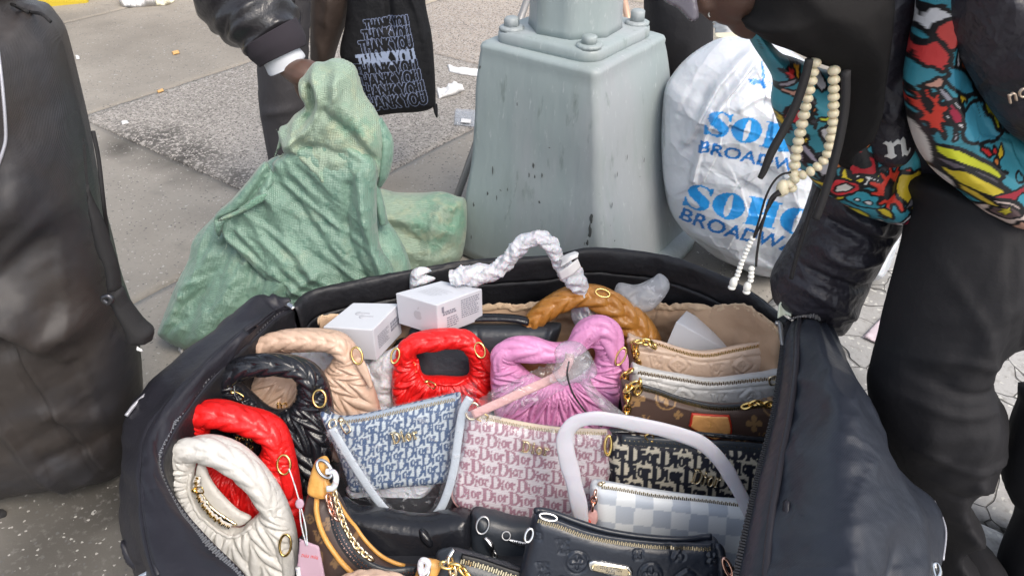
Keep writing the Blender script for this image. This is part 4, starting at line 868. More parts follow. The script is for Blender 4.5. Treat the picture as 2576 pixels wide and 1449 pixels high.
puff('trousers', pT, [(2320, 440), (2300, 520), (2285, 610), (2262, 700), (2238, 790), (2222, 860), (2204, 930), (2194, 985), (2212, 1080), (2250, 1170), (2300, 1250), (2345, 1330), (2352, 1450), (2380, 1560), (2470, 1560), (2436, 1449), (2442, 1400), (2400, 1362), (2446, 1330), (2448, 1290), (2420, 1240), (2424, 1222), (2462, 1192), (2488, 1130), (2504, 1062), (2508, 1010), (2490, 975), (2470, 935), (2478, 900), (2520, 878), (2570, 862), (2640, 820), (2760, 700), (2760, 440)],
     M['trs'], bend_p, T=.11, R=.12, back=1, step=.006, disp=lambda a, b, d: .008 * wrinkle(a * 7, b * 5, 9) + .007 * drape(a, b, 70, 15, 3, 4) + .004 * drape(a, b, 20, 26, 6, 8), folds=[([(2420, 700), (2400, 900), (2440, 1080)], .015, .04), ([(2480, 1150), (2430, 1180), (2380, 1150)], .014, .014), ([(2440, 1310), (2400, 1290), (2370, 1310)], .014, .014), ([(2230, 880), (2300, 900)], -.006, .010), ([(2225, 870), (2330, 850), (2440, 880)], .007, .007), ([(2240, 900), (2350, 930), (2470, 920)], -.007, .006), ([(2210, 950), (2330, 980), (2480, 950)], .006, .007), ([(2300, 620), (2360, 760), (2400, 900)], .006, .009), ([(2480, 600), (2470, 760), (2500, 860)], -.006, .008), ([(2250, 1080), (2350, 1110), (2470, 1090)], .007, .007), ([(2290, 1170), (2380, 1190), (2450, 1180)], -.007, .006), ([(2330, 1260), (2390, 1250), (2430, 1262)], .007, .006), ([(2440, 560), (2420, 700), (2430, 860), (2400, 1000), (2410, 1180)], -.003, .003)])
V, Fc = ball_mesh(pT.at(2440, 1500) + [.0, .0, .045], .06, 14, 8, (.8, 2.0, .8)); mk('shoe', V, Fc, M['trs'], bend_p)
pSl = Pl(2100, 700, Y=1.20)
puff('puffer_sleeve', pSl, [(2060, 380), (2052, 440), (2042, 500), (2008, 590), (1972, 650), (1945, 700), (1940, 730), (1950, 762), (1985, 790), (2040, 815), (2090, 824), (2125, 805), (2160, 750), (2200, 670), (2235, 600), (2262, 556), (2300, 480), (2240, 380)],
     M['puffer'], bend_p, T=.08, R=.09, back=1, step=.004, disp=lambda a, b, d: .007 * wrinkle(a * 9, b * 9, 12) + .007 * facet(a * 12, b * 16, 4) + .0025 * facet(a * 34, b * 34, 2),
     folds=[([(2040, 470), (2090, 485), (2170, 520)], .016, .010), ([(2010, 500), (2080, 525), (2200, 560)], -.014, .008), ([(2000, 560), (2080, 600), (2180, 600)], .014, .012), ([(1975, 630), (2060, 650), (2190, 690)], -.014, .008), ([(1965, 670), (2060, 700), (2140, 760)], .010, .010), ([(1985, 445), (2030, 430), (2060, 500)], .012, .008)])
tube('sleeve_zip', [Yp(x, y, 1.095) for x, y in [(2075, 440), (2050, 500), (2020, 590), (2005, 640), (1990, 700)]], .004, M['duf2'], bend_p, nseg=8)
pA = Pl(2130, 350, Y=1.10, yaw=6)
shA = [(blob(2060, 300, 34, 26, .3, seed=1), (.55, .53, .54), 4), (blob(2075, 225, 16, 40, .1, seed=3), (.68, .66, .62), 4), (blob(1985, 255, 22, 34, .5, seed=4), (.05, .3, .42), 4), (blob(1978, 268, 18, 22, .8, 0, seed=5), (.62, .04, .06), 3), (blob(2008, 225, 9, 8, 0, seed=6), (.75, .74, .72), 3), (blob(2010, 226, 4, 4), (.05, .02, .02), 0), (blob(1990, 165, 14, 18, 0, seed=8), (.75, .35, .03), 3), (blob(2020, 170, 24, 30, 1.2, seed=8), (.05, .34, .42), 3), (blob(2042, 180, 14, 26, .2, seed=2), (.60, .58, .6), 3),
       (blob(2050, 400, 40, 18, 1.1, seed=11), (.50, .48, .50), 4), (blob(2010, 360, 30, 10, .9, seed=12), (.42, .38, .46), 4), (blob(2025, 440, 22, 18, .3, seed=13), (.05, .30, .36), 3), (blob(2125, 372, 34, 34, 0, seed=14), (.45, .02, .03), 5), (blob(2122, 362, 22, 22, 0, seed=15), K0, 0), (blob(2140, 412, 32, 14, .1, seed=16), (.74, .72, .70), 4),
       (blob(2090, 445, 44, 40, .2, 8, .35, seed=20), (.72, .55, .03), 4), (blob(2092, 442, 34, 26, -.3, seed=21), (.62, .04, .05), 4), (blob(2092, 442, 20, 13, -.5, seed=22), (.70, .68, .62), 3), (blob(2140, 470, 34, 26, .1, seed=23), (.05, .33, .42), 3), (blob(2128, 474, 6, 5), (.8, .8, .8), 2), (blob(2150, 476, 8, 7), (.8, .8, .8), 2),
       (blob(2200, 432, 44, 46, .2, 11, .28, n=66, seed=24), (.66, .05, .03), 3), (blob(2192, 432, 20, 24, .5, seed=25), K0, 0), (blob(2255, 440, 40, 44, .3, seed=26), (.66, .47, .03), 5), (blob(2268, 462, 36, 10, -.5, seed=27), (.16, .15, .16), 3), (blob(2190, 498, 20, 10, .6, seed=28), (.72, .55, .04), 3), (blob(2235, 525, 34, 14, -1.0, seed=29), (.70, .68, .68), 4), (blob(2237, 526, 22, 8, -1.0, seed=30), (.40, .02, .06), 3), (blob(2150, 520, 26, 8, .5, seed=31), (.70, .6, .05), 2)]
puff('printed_panel', pA, [(1878, 62), (1900, 62), (1960, 130), (2010, 150), (2090, 180), (2200, 190), (2290, 300), (2320, 400), (2330, 480), (2300, 530), (2262, 558), (2200, 548), (2150, 530), (2100, 500), (2060, 474), (2030, 440), (2000, 410), (1978, 360), (1958, 310), (1944, 262), (1948, 210), (1930, 170), (1890, 108)],
     M['comic'], bend_p, T=.05, R=.06, back=1, step=.0016, col=comic(pA, shA, 5, (1950, 110, 2320, 550), 80), disp=lambda a, b, d: .006 * wrinkle(a * 9, b * 9, 15) + .006 * facet(a * 12, b * 12, 4), folds=[([(2100, 250), (2150, 400), (2230, 520)], .012, .02), ([(2250, 350), (2200, 470)], -.010, .012)])
pC = Pl(2430, 330, Y=.98, yaw=4)
shC = [(blob(2350, 50, 50, 40, .5, seed=41), (.72, .71, .72), 4), (blob(2350, 60, 26, 44, .5, seed=42), (.62, .07, .06), 4), (blob(2318, 120, 26, 34, .3, seed=43), (.62, .05, .05), 4), (blob(2372, 130, 16, 50, .3, seed=44), (.68, .67, .70), 4), (blob(2395, 60, 18, 90, .1, seed=45), (.66, .40, .32), 4), (blob(2410, 165, 40, 18, .8, seed=46), (.75, .20, .06), 4), (blob(2380, 180, 60, 26, .6, seed=47), (.05, .28, .40), 4),
       (blob(2350, 250, 24, 34, -.4, seed=48), (.74, .72, .72), 5), (blob(2350, 250, 13, 26, -.4, seed=49), (.42, .02, .06), 3), (blob(2310, 255, 22, 46, -.2, 9, .3, seed=50), (.66, .05, .03), 3), (blob(2303, 240, 9, 20, -.2, seed=50), K0, 0), (blob(2430, 280, 70, 46, .2, seed=51), (.06, .30, .42), 4), (blob(2470, 250, 20, 60, -.6, 7, .3, seed=52), (.64, .62, .04), 4),
       (blob(2390, 372, 84, 26, .45, seed=53, bend=.3), (.60, .62, .03), 5), (blob(2400, 398, 84, 14, .40, seed=54), (.14, .12, .14), 4), (blob(2410, 425, 80, 22, .40, seed=55, bend=-.3), (.70, .55, .04), 5), (blob(2300, 350, 20, 70, -.3, seed=56), (.66, .62, .58), 4), (blob(2350, 440, 60, 20, .6, seed=57), (.68, .64, .6), 4), (blob(2500, 440, 60, 14, -.4, seed=58), (.42, .03, .05), 3), (blob(2530, 470, 40, 30, 0, seed=59), (.06, .34, .44), 3),
       (blob(2490, 500, 62, 34, .5, seed=60), (.68, .54, .48), 5), (blob(2480, 492, 28, 22, .3, seed=61), (.14, .09, .09), 3), (blob(2480, 490, 8, 12, .3, 5, .4, seed=62), (.6, .5, .05), 1), (blob(2550, 545, 50, 22, .5, seed=63), (.70, .40, .30), 4), (blob(2420, 460, 50, 10, .5, seed=64), (.72, .52, .06), 3)]
puff('printed_panel', pC, [(2318, -60), (2318, -60), (2425, -60), (2425, -60), (2408, 30), (2402, 110), (2430, 180), (2470, 235), (2520, 300), (2600, 350), (2700, 380), (2700, 380), (2700, 640), (2700, 640), (2576, 582), (2520, 560), (2470, 530), (2410, 478), (2360, 440), (2325, 400), (2302, 350), (2288, 290), (2282, 210), (2296, 120), (2312, 40)],
     M['comic'], bend_p, T=.06, R=.07, back=1, step=.0016, col=comic(pC, shC, 9, (2290, 0, 2590, 560), 80), disp=lambda a, b, d: .006 * wrinkle(a * 8, b * 8, 25) + .006 * facet(a * 11, b * 11, 14), folds=[([(2310, 330), (2400, 440), (2520, 530)], .010, .016), ([(2400, 200), (2460, 330), (2580, 420)], -.010, .02)])
puff('torso', Pl(2360, 300, Y=1.14), [(2180, -120), (2180, -120), (2800, -120), (2800, -120), (2800, 620), (2800, 620), (2560, 600), (2400, 540), (2320, 560), (2260, 520), (2200, 380), (2160, 200)], M['puffer'], bend_p, T=.10, R=.16, back=1.2, step=.012, disp=lambda a, b, d: .008 * wrinkle(a * 6, b * 6, 5))
puff('upper_sleeve', Pl(2520, 150, Y=.93), [(2392, -120), (2392, -120), (2740, -120), (2740, -120), (2740, 420), (2620, 380), (2540, 335), (2488, 270), (2440, 190), (2404, 110), (2395, 40)], M['puffer'], bend_p, T=.09, R=.10, back=1, step=.005,
     disp=lambda a, b, d: .007 * wrinkle(a * 8, b * 5, 35), folds=[([(2576, 20), (2480, 160), (2440, 200)], .016, .016), ([(2530, 20), (2450, 120)], -.012, .014), ([(2576, 120), (2520, 220), (2480, 260)], -.014, .012), ([(2600, 200), (2540, 260), (2500, 290)], .014, .012)])
puff('hood', Pl(2050, 100, Y=1.03, yaw=8), [(1905, -120), (1905, -120), (2240, -120), (2240, -120), (2225, 0), (2216, 90), (2206, 170), (2200, 240), (2175, 320), (2140, 360), (2120, 420), (2100, 380), (2110, 250), (2100, 180), (2055, 158), (1990, 128), (1940, 110), (1900, 85), (1872, 62), (1900, 20)],
     M['hood'], bend_p, T=.08, R=.09, back=1, step=.005, disp=lambda a, b, d: .006 * wrinkle(a * 7, b * 7, 45), folds=[([(2180, 0), (2170, 150), (2130, 330)], .015, .02), ([(1960, 0), (2060, 120)], -.008, .02)])
_, pN = puff('jacket_front', Pl(2200, 200, Y=1.06), [(2100, -100), (2100, -100), (2330, -100), (2330, -100), (2312, 60), (2296, 130), (2286, 210), (2292, 290), (2300, 350), (2270, 400), (2225, 415), (2180, 390), (2150, 300), (2120, 300), (2110, 150)], M['puffer'], bend_p, T=.05, R=.06, back=1, step=.005, disp=lambda a, b, d: .006 * wrinkle(a * 9, b * 7, 55),
     folds=[([(2290, 60), (2260, 150), (2210, 260)], .012, .010)])
pfn = Pl(2232, 345, Y=.985)
M['whiteprint'] = mat('white_print', (.70, .69, .66), .6)
relief('letter_print', pN, place_segs(glyph_segs(['bn']), pN.pl, (2200, 372), (2262, 352), 46), M['whiteprint'], bend_p, step=.001, h=.0008)
# face: chin, lips and nose tip of the bowed head show at the very top
fc = Yp(1862, -58, 1.10)
axf = np.array([[-.55, -.35, -.75], [.80, -.35, -.45], [-.1, -.85, .5]])
axf = np.array([v / np.linalg.norm(v) for v in axf])
fm = [ball_mesh(fc, .060, 22, 16, (1, 1.35, .95)), ball_mesh(Yp(1792, 18, 1.075), .0165, 12, 8), ball_mesh(Yp(1803, 34, 1.075), .0115, 12, 8), ball_mesh(Yp(1792, 40, 1.07), .0085, 10, 6), ball_mesh(Yp(1780, 0, 1.07), .020, 12, 8), ball_mesh(Yp(1850, 14, 1.085), .034, 14, 10, (1.2, 1, .8)), ball_mesh(Yp(1895, 24, 1.09), .040, 14, 10), ball_mesh(Yp(1828, 18, 1.085), .024, 12, 8),
      tube_mesh([Yp(1900, 10, 1.12), Yp(1960, -20, 1.14), Yp(2040, -60, 1.16)], [.055, .06, .07], 14), ball_mesh(Yp(1775, -30, 1.08), .028, 12, 8)]
fa = joined('head', fm, M['skin'], bend_p); r2 = fa.modifiers.new('fuse', 'REMESH'); r2.mode = 'VOXEL'; r2.voxel_size = .004; r2.use_smooth_shade = True; s2 = fa.modifiers.new('soft', 'SMOOTH'); s2.iterations = 5
M['tint'] = mat('grey_tinted_plastic', (.16, .15, .18), .15, spec=.7, coat=.6)
puff('glasses_lens', Pl(1735, 10, Y=1.04, yaw=-20), [(1650, -60), (1690, -60), (1740, -40), (1752, 0), (1758, 40), (1752, 52), (1742, 56), (1730, 50), (1722, 40), (1700, 20), (1668, 0)], M['tint'], bend_p, T=.004, R=.01, back=1, step=.003)
tube('nose_ring', [Yp(1790 + 7 * math.cos(t), 36 + 9 * math.sin(t), 1.058) for t in np.linspace(2.2, 5.2, 7)], .0014, M['silver'], bend_p, nseg=6)
tube('hair_lock', [Yp(1700, -40, 1.06), Yp(1715, 0, 1.05), Yp(1728, 12, 1.05)], .006, M['hood'], bend_p)
# drawcords
tube('drawcord', [Yp(x, y, .985) for x, y in [(2036, 150), (2024, 200), (2000, 270), (1970, 330), (1940, 385), (1922, 430), (1912, 448)]], [.0055, .006, .006, .006, .006, .005, .004], M['duf2'], bend_p, nseg=10)
tube('drawcord', [Yp(x, y, .95) for x, y in [(2128, 180), (2126, 260), (2114, 340), (2092, 430), (2070, 500), (2052, 550)]], .006, M['duf2'], bend_p, nseg=10)
relief('sleeve_print', Prof(Pl(2540, 250, Y=.83), loop_segs([(-1, -1), (1, -1), (1, 1), (-1, 1)]), 0, .1, None, 0, None), place_segs(text_segs('no'), Pl(2540, 250, Y=.83), (2540, 262), (2590, 240), 24), M['metalp'], bend_p, step=.0012, h=.001)

# string of prayer beads
M['bead'] = mat('ivory_bead', (.74, .66, .47), .28, spec=.5, sss=.1); M['beadw'] = mat('white_bead', (.74, .73, .68), .25)
beads = thing('prayer_beads', 'string of ivory prayer beads hanging from the bending person', 'prayer beads', Yp(1978, 470, 1.0))
bm_v, bm_f = ball_mesh((0, 0, 0), 1.0, 14, 10, (1, 1, .80)); bm = {}
for key, m_ in (('bead', M['bead']), ('beadw', M['beadw'])):
    me = bpy.data.meshes.new('bead'); me.from_pydata(bm_v.tolist(), [], bm_f); me.materials.append(m_); me.polygons.foreach_set('use_smooth', [True] * len(bm_f)); bm[key] = me
from mathutils import Quaternion
def string(path, Y, rpx, key, pitch=None, r1=None):
    Q = smooth(np.array([Yp(x, y, Y) for x, y in path]), False, 20); seg = np.linalg.norm(np.diff(Q, axis=0), axis=1); L = np.concatenate([[0], np.cumsum(seg)])
    r0 = rpx * Y / .85 / F; t = 0; P = []
    while t < L[-1]:
        k = min(np.searchsorted(L, t, 'right') - 1, len(Q) - 2); f = (t - L[k]) / max(seg[k], 1e-9); p = Q[k] * (1 - f) + Q[k + 1] * f; T = Q[k + 1] - Q[k]
        f2 = t / L[-1]; r = r0 * (1 + ((r1 or 1) - 1) * f2) * random.Random(int(t * 1e5)).uniform(.94, 1.05)
        o = bpy.data.objects.new('bead', bm[key]); sc.collection.objects.link(o); o.parent = beads; o.location = tuple(p - np.array(beads.location[:])); o.rotation_mode = 'QUATERNION'
        o.rotation_quaternion = Vector((0, 0, 1)).rotation_difference(Vector(T)); o.scale = (r, r, r); P.append(p); t += r * 1.52
    tube('cord', Q[::6], .0012, M['duf2'], beads, n=1, nseg=6)
string([(2050, 158), (2042, 200), (2028, 262), (2016, 320), (2004, 380), (1996, 440), (1990, 482)], 1.0, 13.5, 'bead')
string([(2098, 178), (2097, 240), (2096, 300), (2090, 350), (2078, 395), (2050, 425), (2020, 440), (1998, 452), (1984, 466), (1972, 480)], .995, 13.5, 'bead', r1=.9)
V, Fc = ball_mesh((0, 0, 0), .009, 12, 8, (1, 1, 1.5)); mk('end_bead', V + Yp(1968, 474, .995), Fc, M['bead'], beads)
tube('tail_cord', [Yp(x, y, .99) for x, y in [(1990, 434), (1966, 440), (1945, 460), (1925, 500), (1908, 560), (1895, 600)]], .0018, M['duf2'], beads, nseg=6)
tube('tail_cord', [Yp(x, y, .985) for x, y in [(1962, 484), (1940, 500), (1925, 540), (1912, 590), (1904, 640), (1902, 670)]], [.005, .0028, .0022, .002, .002, .002], M['duf2'], beads, nseg=8)
tube('tail_cord', [Yp(x, y, .988) for x, y in [(1955, 490), (1930, 530), (1902, 590), (1893, 600)]], .0018, M['duf2'], beads, nseg=6)
string([(1893, 600), (1880, 626), (1866, 660), (1856, 690), (1850, 705)], .99, 7.4, 'beadw')
string([(1891, 676), (1889, 700), (1888, 712)], .985, 8, 'beadw')
for x, y, hh in ((1845, 712, 1.7), (1841, 723, .6), (1880, 722, 1.6), (1878, 734, .6)):
    V, Fc = ball_mesh((0, 0, 0), .0062, 12, 8, (1, 1, hh)); mk('end_bead', V + Yp(x, y, .985), Fc, M['beadw'], beads)

# leg of someone else at the lower right edge
pE = Pl(2560, 1449, z=.0, lean=10)
oth = thing('person', 'dark trouser leg of another person at the lower right edge', 'person', pE.at(2600, 1440))
puff('trouser_leg', pE, [(2600, 980), (2576, 1040), (2556, 1090), (2536, 1170), (2530, 1215), (2545, 1262), (2568, 1290), (2565, 1330), (2540, 1390), (2520, 1449), (2500, 1560), (2500, 1560), (2800, 1560), (2800, 1560), (2800, 980), (2800, 980)], M['trs'], oth, T=.08, R=.09, back=1, step=.008, disp=lambda a, b, d: .006 * wrinkle(a * 7, b * 5, 19))
V, Fc = ball_mesh(pE.at(2640, 1520) + [0, 0, .05], .06, 14, 8, (.8, 1.8, .8)); mk('shoe', V, Fc, M['trs'], oth)
# ================================================================ HANDBAGS
def leather(name, c, rough=.36, c2=None, cr=1.0): return mat(name, c, rough, spec=.5, coat=.08, crease=[(48, .40 * cr, .004), (130, .3 * cr, .0016)], bump=[(60, .35, .003), (420, .22, .0006)], sss=0, var=(6, c2, .5, .75) if c2 else None)
LM = {'beige': leather('beige_leather', (.60, .42, .315)), 'black': leather('black_leather', (.012, .013, .017), .20, None, .4), 'red': leather('red_leather', (.74, .012, .012), .36), 'white': leather('white_leather', (.60, .585, .55), .4),
      'pink': leather('pink_leather', (.66, .27, .50), .42), 'tan': leather('tan_leather', (.44, .19, .035), .34), 'slate': leather('slate_black_leather', (.030, .036, .045), .36, None, .15)}
M['steel'] = mat('dull_steel', (.42, .42, .42), .28, metal=1); M['veg'] = leather('honey_leather', (.70, .36, .09), .4); M['orange'] = leather('orange_leather', (.80, .40, .14), .4); M['rededge'] = mat('red_edge_paint', (.60, .04, .02), .4)
M['ztape'] = mat('pale_zip_tape', (.60, .50, .40), .7); M['rosegold'] = mat('rose_gold_metal', (.80, .48, .38), .25, metal=1)
M['tissue'] = mat('white_tissue_wrap', (.64, .645, .68), .42, spec=.4, crease=[(40, .7, .008), (110, .5, .003)], bump=[(28, .5, .006), (110, .3, .002)], sss=.25)
M['tissue2'] = mat('smooth_foam_wrap', (.50, .49, .54), .4, spec=.4, crease=[(22, .35, .006)], bump=[(60, .2, .002)], sss=.2); M['film3'] = film('cloudy_polythene', white=.42, white2=.8, rough=.2, tint=(.97, .98, 1)); M['film'] = film('clear_polythene', white=.03, white2=.42, tint=(.98, .985, 1.0)); M['film2'] = film('milky_polythene', white=.16, white2=.75, rough=.16, tint=(.97, .98, 1.0))
M['stitch'] = mat('pale_stitching', (.5, .45, .4), .8)

def quilt(pl, cpx, nc, A, p, k=1.4, ph=0.0):
    c = np.array(pl.ab(*cpx))
    def f(a, b, d):
        x, y = a - c[0], b - c[1]; r = np.hypot(x, y); th = np.arctan2(y, x)
        col = th * nc / (2 * math.pi) + ph + .12 * vnoise(a * 12, b * 12, 3); tri = np.abs((col % 1) - .5) * 2
        s = r / p + k * tri + .25 * vnoise(a * 18, b * 18, 6)
        lf = np.abs(np.sin(math.pi * s)) ** .6
        return A * 1.15 * (lf - .6) - A * .55 * np.exp(-((tri - 1) / .10) ** 2) - A * .45 * np.exp(-(tri / .07) ** 2) + .0018 * wrinkle(a * 16, b * 16, 8)
    return f
def onP(pf, pts, e=.001, n=5, closed=False):
    Q = smooth(pf.pl.pts(pts), closed, n); return pf.pl.P(Q[:, 0], Q[:, 1], pf.h(Q[:, 0], Q[:, 1]) + e)
def braid(n, tw=1.0, A=.13, seed=0):
    def f(t, ph):
        q = np.abs((ph + .35 + math.pi) % (2 * math.pi) - math.pi); s = t * n * .95 + q * .80
        return 1 + A * 1.25 * (np.abs(np.sin(math.pi * s)) ** .55 - .75) - .13 * np.exp(-(q / .16) ** 2) + .03 * np.array([vnoise(t * 19, q * 1.5, seed) for q in ph])
    return f
def ring(name, pl, c, rx, ry, rot, h, m, parent, r=.0022, tilt=.5):
    P = []
    for i in range(16):
        t = 2 * math.pi * i / 16; x, y = rx * math.cos(t), ry * math.sin(t); cx, sx = math.cos(rot), math.sin(rot)
        P.append(pl.at(c[0] + x * cx - y * sx, c[1] + x * sx + y * cx, h + tilt * .006 * math.sin(t)))
    return tube(name, P, r, m, parent, n=2, nseg=8, closed=True)
_lk = {}
def chain(pl, pts, m, parent, h=.01, size=.013, wire=.0016):
    key = (m.name, round(wire / size, 3))
    if key not in _lk:
        P = [(math.cos(t) * .62, math.sin(t) * .36, 0) for t in np.linspace(0, 2 * math.pi, 14, endpoint=False)]
        V, Fc = tube_mesh(np.array(P), wire / size * 1.25, 7, closed=True, up=(0, 0, 1)); me = bpy.data.meshes.new('link'); me.from_pydata(V.tolist(), [], Fc); me.materials.append(m); me.polygons.foreach_set('use_smooth', [True] * len(Fc)); _lk[key] = me
    Q = smooth(np.array([pl.at(x, y, h) for x, y in pts]), False, 16); seg = np.linalg.norm(np.diff(Q, axis=0), axis=1); L = np.concatenate([[0], np.cumsum(seg)]); t = 0; i = 0; org = origin(parent)
    while t < L[-1]:
        k = min(np.searchsorted(L, t, 'right') - 1, len(Q) - 2); f = (t - L[k]) / max(seg[k], 1e-9); p = Q[k] * (1 - f) + Q[k + 1] * f; T = Vector(Q[k + 1] - Q[k]).normalized()
        o = bpy.data.objects.new('link', _lk[key]); sc.collection.objects.link(o); o.parent = parent; o.location = tuple(p - org); o.rotation_mode = 'QUATERNION'
        o.rotation_quaternion = Quaternion(T, (i % 2) * 1.35 + .25 * math.sin(i * 2.1)) @ Vector((1, 0, 0)).rotation_difference(T) ; o.scale = (size,) * 3
        t += size * .86; i += 1
def zipper(pf, pts, m, parent, tape, w=.0045, tw=.006, e=.003, pitch=.0032):
    P = onP(pf, pts, e, 8)
    tube('zip_tape', P - pf.pl.n * .001, tw, tape, parent, n=1, nseg=8, flat=.28, up=pf.pl.n)
    zip_teeth('zip_teeth', P + pf.pl.n * .0012, pf.pl.n, w, m, parent, pitch=pitch, th=.0012)
def puller(pf, p0, p1, m, parent, e=.004, w=.004):
    pl = pf.pl; a = onP(pf, [p0, p1], e, 1); A, B = a[0], a[-1]; T = (B - A) / np.linalg.norm(B - A); S = np.cross(pl.n, T); L = np.linalg.norm(B - A)
    V, Fc = ball_mesh(A, w * .9, 10, 6, (1.2, 1, .8)); mk('zip_slider', V, Fc, m, parent)
    P = [A, A + T * L * .2 + S * w, B - T * L * .1 + S * w * 1.2, B, B - T * L * .1 - S * w * 1.2, A + T * L * .2 - S * w]
    tube('zip_puller', P, w * .28, m, parent, n=3, nseg=8, closed=True, flat=.8)

def hobo(key, label, pl, outer, hole, hpath, hr, q, group='quilted hobo handbags in the suitcase', T=.026, step=.0021, nb=9, A=.14, letters=None, rings=(), zips=None, hlift=.014, holes2=(), wrapm=None):
    m = LM[key]; t = thing('handbag', label, 'handbag', pl.at(*outer[len(outer) // 2]), group)
    body, pf = puff('body', pl, outer, m, t, holes=[hole] + list(holes2), T=T, R=.026, back=1, step=step, disp=q)
    Hp = np.array([pl.at(x, y, hlift) for x, y in hpath]); dep = (Hp[0] - CAM) @ FW
    tube('handle', Hp, np.array(hr) * 1.08 * dep / F, m, t, nseg=40, n=22, mod=braid(nb, 1, A), up=pl.n)
    for c, rx, ry, rot, tab in rings:
        ring('d_ring', pl, c, rx, ry, rot, T + .006, M['gold'], t)
        puff('ring_tab', pl, tab, m, t, T=.004, R=.006, back=1, step=.0016, lift=T + .002)
    if zips:
        P = onP(pf, zips[0], .002, 6)
        tube('piping', P, .0035, m, t, n=1, nseg=8)
        if len(zips) > 1: zipper(pf, zips[1], M['gold'], t, m, e=-.004)
        if len(zips) > 2: puller(pf, zips[2][0], zips[2][1], M['gold'], t, e=.004, w=.005)
    if letters:
        for s, p0, p1, hh in letters: relief('gold_lettering', pf, place_segs(text_segs(s), pl, p0, p1, hh), M['gold'], t, step=.0009, h=.0015, lift=.001)
    return t, pf

# beige, back left
p1 = Pl(830, 980, Y=1.13, lean=20)
hobo('beige', 'beige quilted hobo handbag at the back left of the suitcase, behind the black one', p1,
     [(640, 900), (660, 855), (700, 832), (760, 826), (820, 828), (862, 838), (890, 862), (912, 900), (930, 945), (950, 1000), (962, 1050), (968, 1110), (940, 1170), (860, 1190), (760, 1180), (680, 1120), (630, 1040), (622, 960)],
     [(690, 884), (735, 886), (790, 884), (836, 886), (838, 898), (822, 925), (790, 950), (745, 958), (705, 945), (680, 915)],
     [(655, 905), (664, 868), (705, 852), (760, 850), (812, 852), (852, 862), (872, 892), (880, 930)], [17, 21, 23, 24, 24, 25, 22, 14], quilt(p1, (770, 910), 17, .0078, .046, 1.2),
     rings=[((906, 880), 13, 20, -.35, [(898, 892), (910, 885), (922, 893), (938, 930), (944, 958), (936, 962), (925, 945), (905, 912)])], letters=[('m', (708, 1014), (732, 1014), 16)], nb=10)
# black
p2 = Pl(700, 1040, Y=1.045, lean=20)
hobo('black', 'glossy black quilted hobo handbag between the beige and the red one', p2,
     [(540, 1010), (545, 960), (570, 915), (610, 895), (680, 888), (745, 896), (790, 915), (820, 950), (836, 1000), (842, 1060), (838, 1120), (832, 1170), (812, 1225), (760, 1240), (680, 1190), (600, 1120), (550, 1060)],
     [(604, 956), (630, 945), (668, 940), (705, 938), (738, 944), (746, 970), (742, 1000), (722, 1024), (696, 1030), (672, 1022), (646, 1000), (620, 975)],
     [(556, 985), (580, 945), (625, 918), (690, 912), (750, 922), (782, 950), (790, 990), (788, 1040)], [16, 22, 25, 26, 24, 24, 20, 12], quilt(p2, (690, 985), 15, .0078, .046, 1.2),
     rings=[((814, 985), 16, 20, -.2, [(806, 1000), (830, 994), (838, 1010), (842, 1040), (822, 1046), (812, 1020)])], zips=[[(596, 955), (606, 985), (636, 1010), (668, 1030), (700, 1036), (728, 1024)], [(590, 950), (600, 990), (640, 1022), (672, 1040)], ((596, 974), (622, 990))],
     letters=[('miu', (607, 1114), (652, 1114), 16), ('miu', (607, 1092), (652, 1092), 16)], nb=9, A=.2)
# red, left
p3 = Pl(620, 1140, Y=.955, lean=22)
hobo('red', 'bright red quilted hobo handbag behind the white one, a paper tag on its ring', p3,
     [(436, 1120), (448, 1070), (478, 1030), (510, 1008), (560, 1006), (610, 1020), (665, 1034), (705, 1056), (728, 1090), (742, 1140), (752, 1190), (762, 1260), (770, 1320), (764, 1372), (720, 1400), (620, 1380), (520, 1320), (460, 1240), (435, 1180)],
     [(530, 1078), (560, 1076), (610, 1086), (650, 1100), (660, 1118), (650, 1146), (620, 1170), (580, 1180), (545, 1160), (528, 1120)],
     [(470, 1075), (494, 1044), (540, 1036), (600, 1046), (655, 1066), (692, 1096), (702, 1140), (706, 1190)], [20, 27, 31, 32, 31, 28, 22, 14], quilt(p3, (595, 1130), 15, .0078, .046, 1.2),
     rings=[((727, 1148), 16, 22, -.15, [(718, 1162), (744, 1160), (752, 1190), (748, 1230), (734, 1238), (722, 1214)])], letters=[('miu', (524, 1232), (556, 1256), 14)], nb=9, A=.15)
# white, front left
p4 = Pl(600, 1290, Y=.86, lean=22)
hobo('white', 'white quilted hobo handbag at the front left of the suitcase', p4,
     [(421, 1175), (428, 1145), (450, 1118), (490, 1098), (540, 1096), (590, 1112), (632, 1140), (675, 1186), (708, 1236), (730, 1285), (746, 1340), (752, 1400), (752, 1460), (740, 1560), (680, 1560), (620, 1500), (590, 1440), (540, 1385), (492, 1330), (455, 1262), (430, 1215)],
     [(500, 1160), (540, 1165), (582, 1180), (622, 1196), (636, 1225), (646, 1256), (659, 1274), (650, 1290), (625, 1312), (604, 1328), (570, 1322), (532, 1298), (500, 1255), (488, 1210), (490, 1180)],
     [(448, 1160), (462, 1130), (506, 1122), (556, 1134), (610, 1164), (652, 1206), (680, 1256), (692, 1300)], [20, 27, 30, 32, 33, 31, 26, 17], quilt(p4, (575, 1230), 17, .0078, .046, 1.2),
     rings=[((731, 1345), 14, 24, .05, [(720, 1362), (746, 1358), (752, 1380), (752, 1430), (738, 1452), (724, 1430), (720, 1390)])], zips=[[(486, 1182), (484, 1220), (500, 1266), (528, 1300), (572, 1330), (606, 1334), (640, 1310)], [(506, 1188), (506, 1222), (524, 1256), (552, 1286), (590, 1310)], ((504, 1214), (530, 1208))], nb=7, A=.12)
t4 = bpy.data.objects['handbag.003']
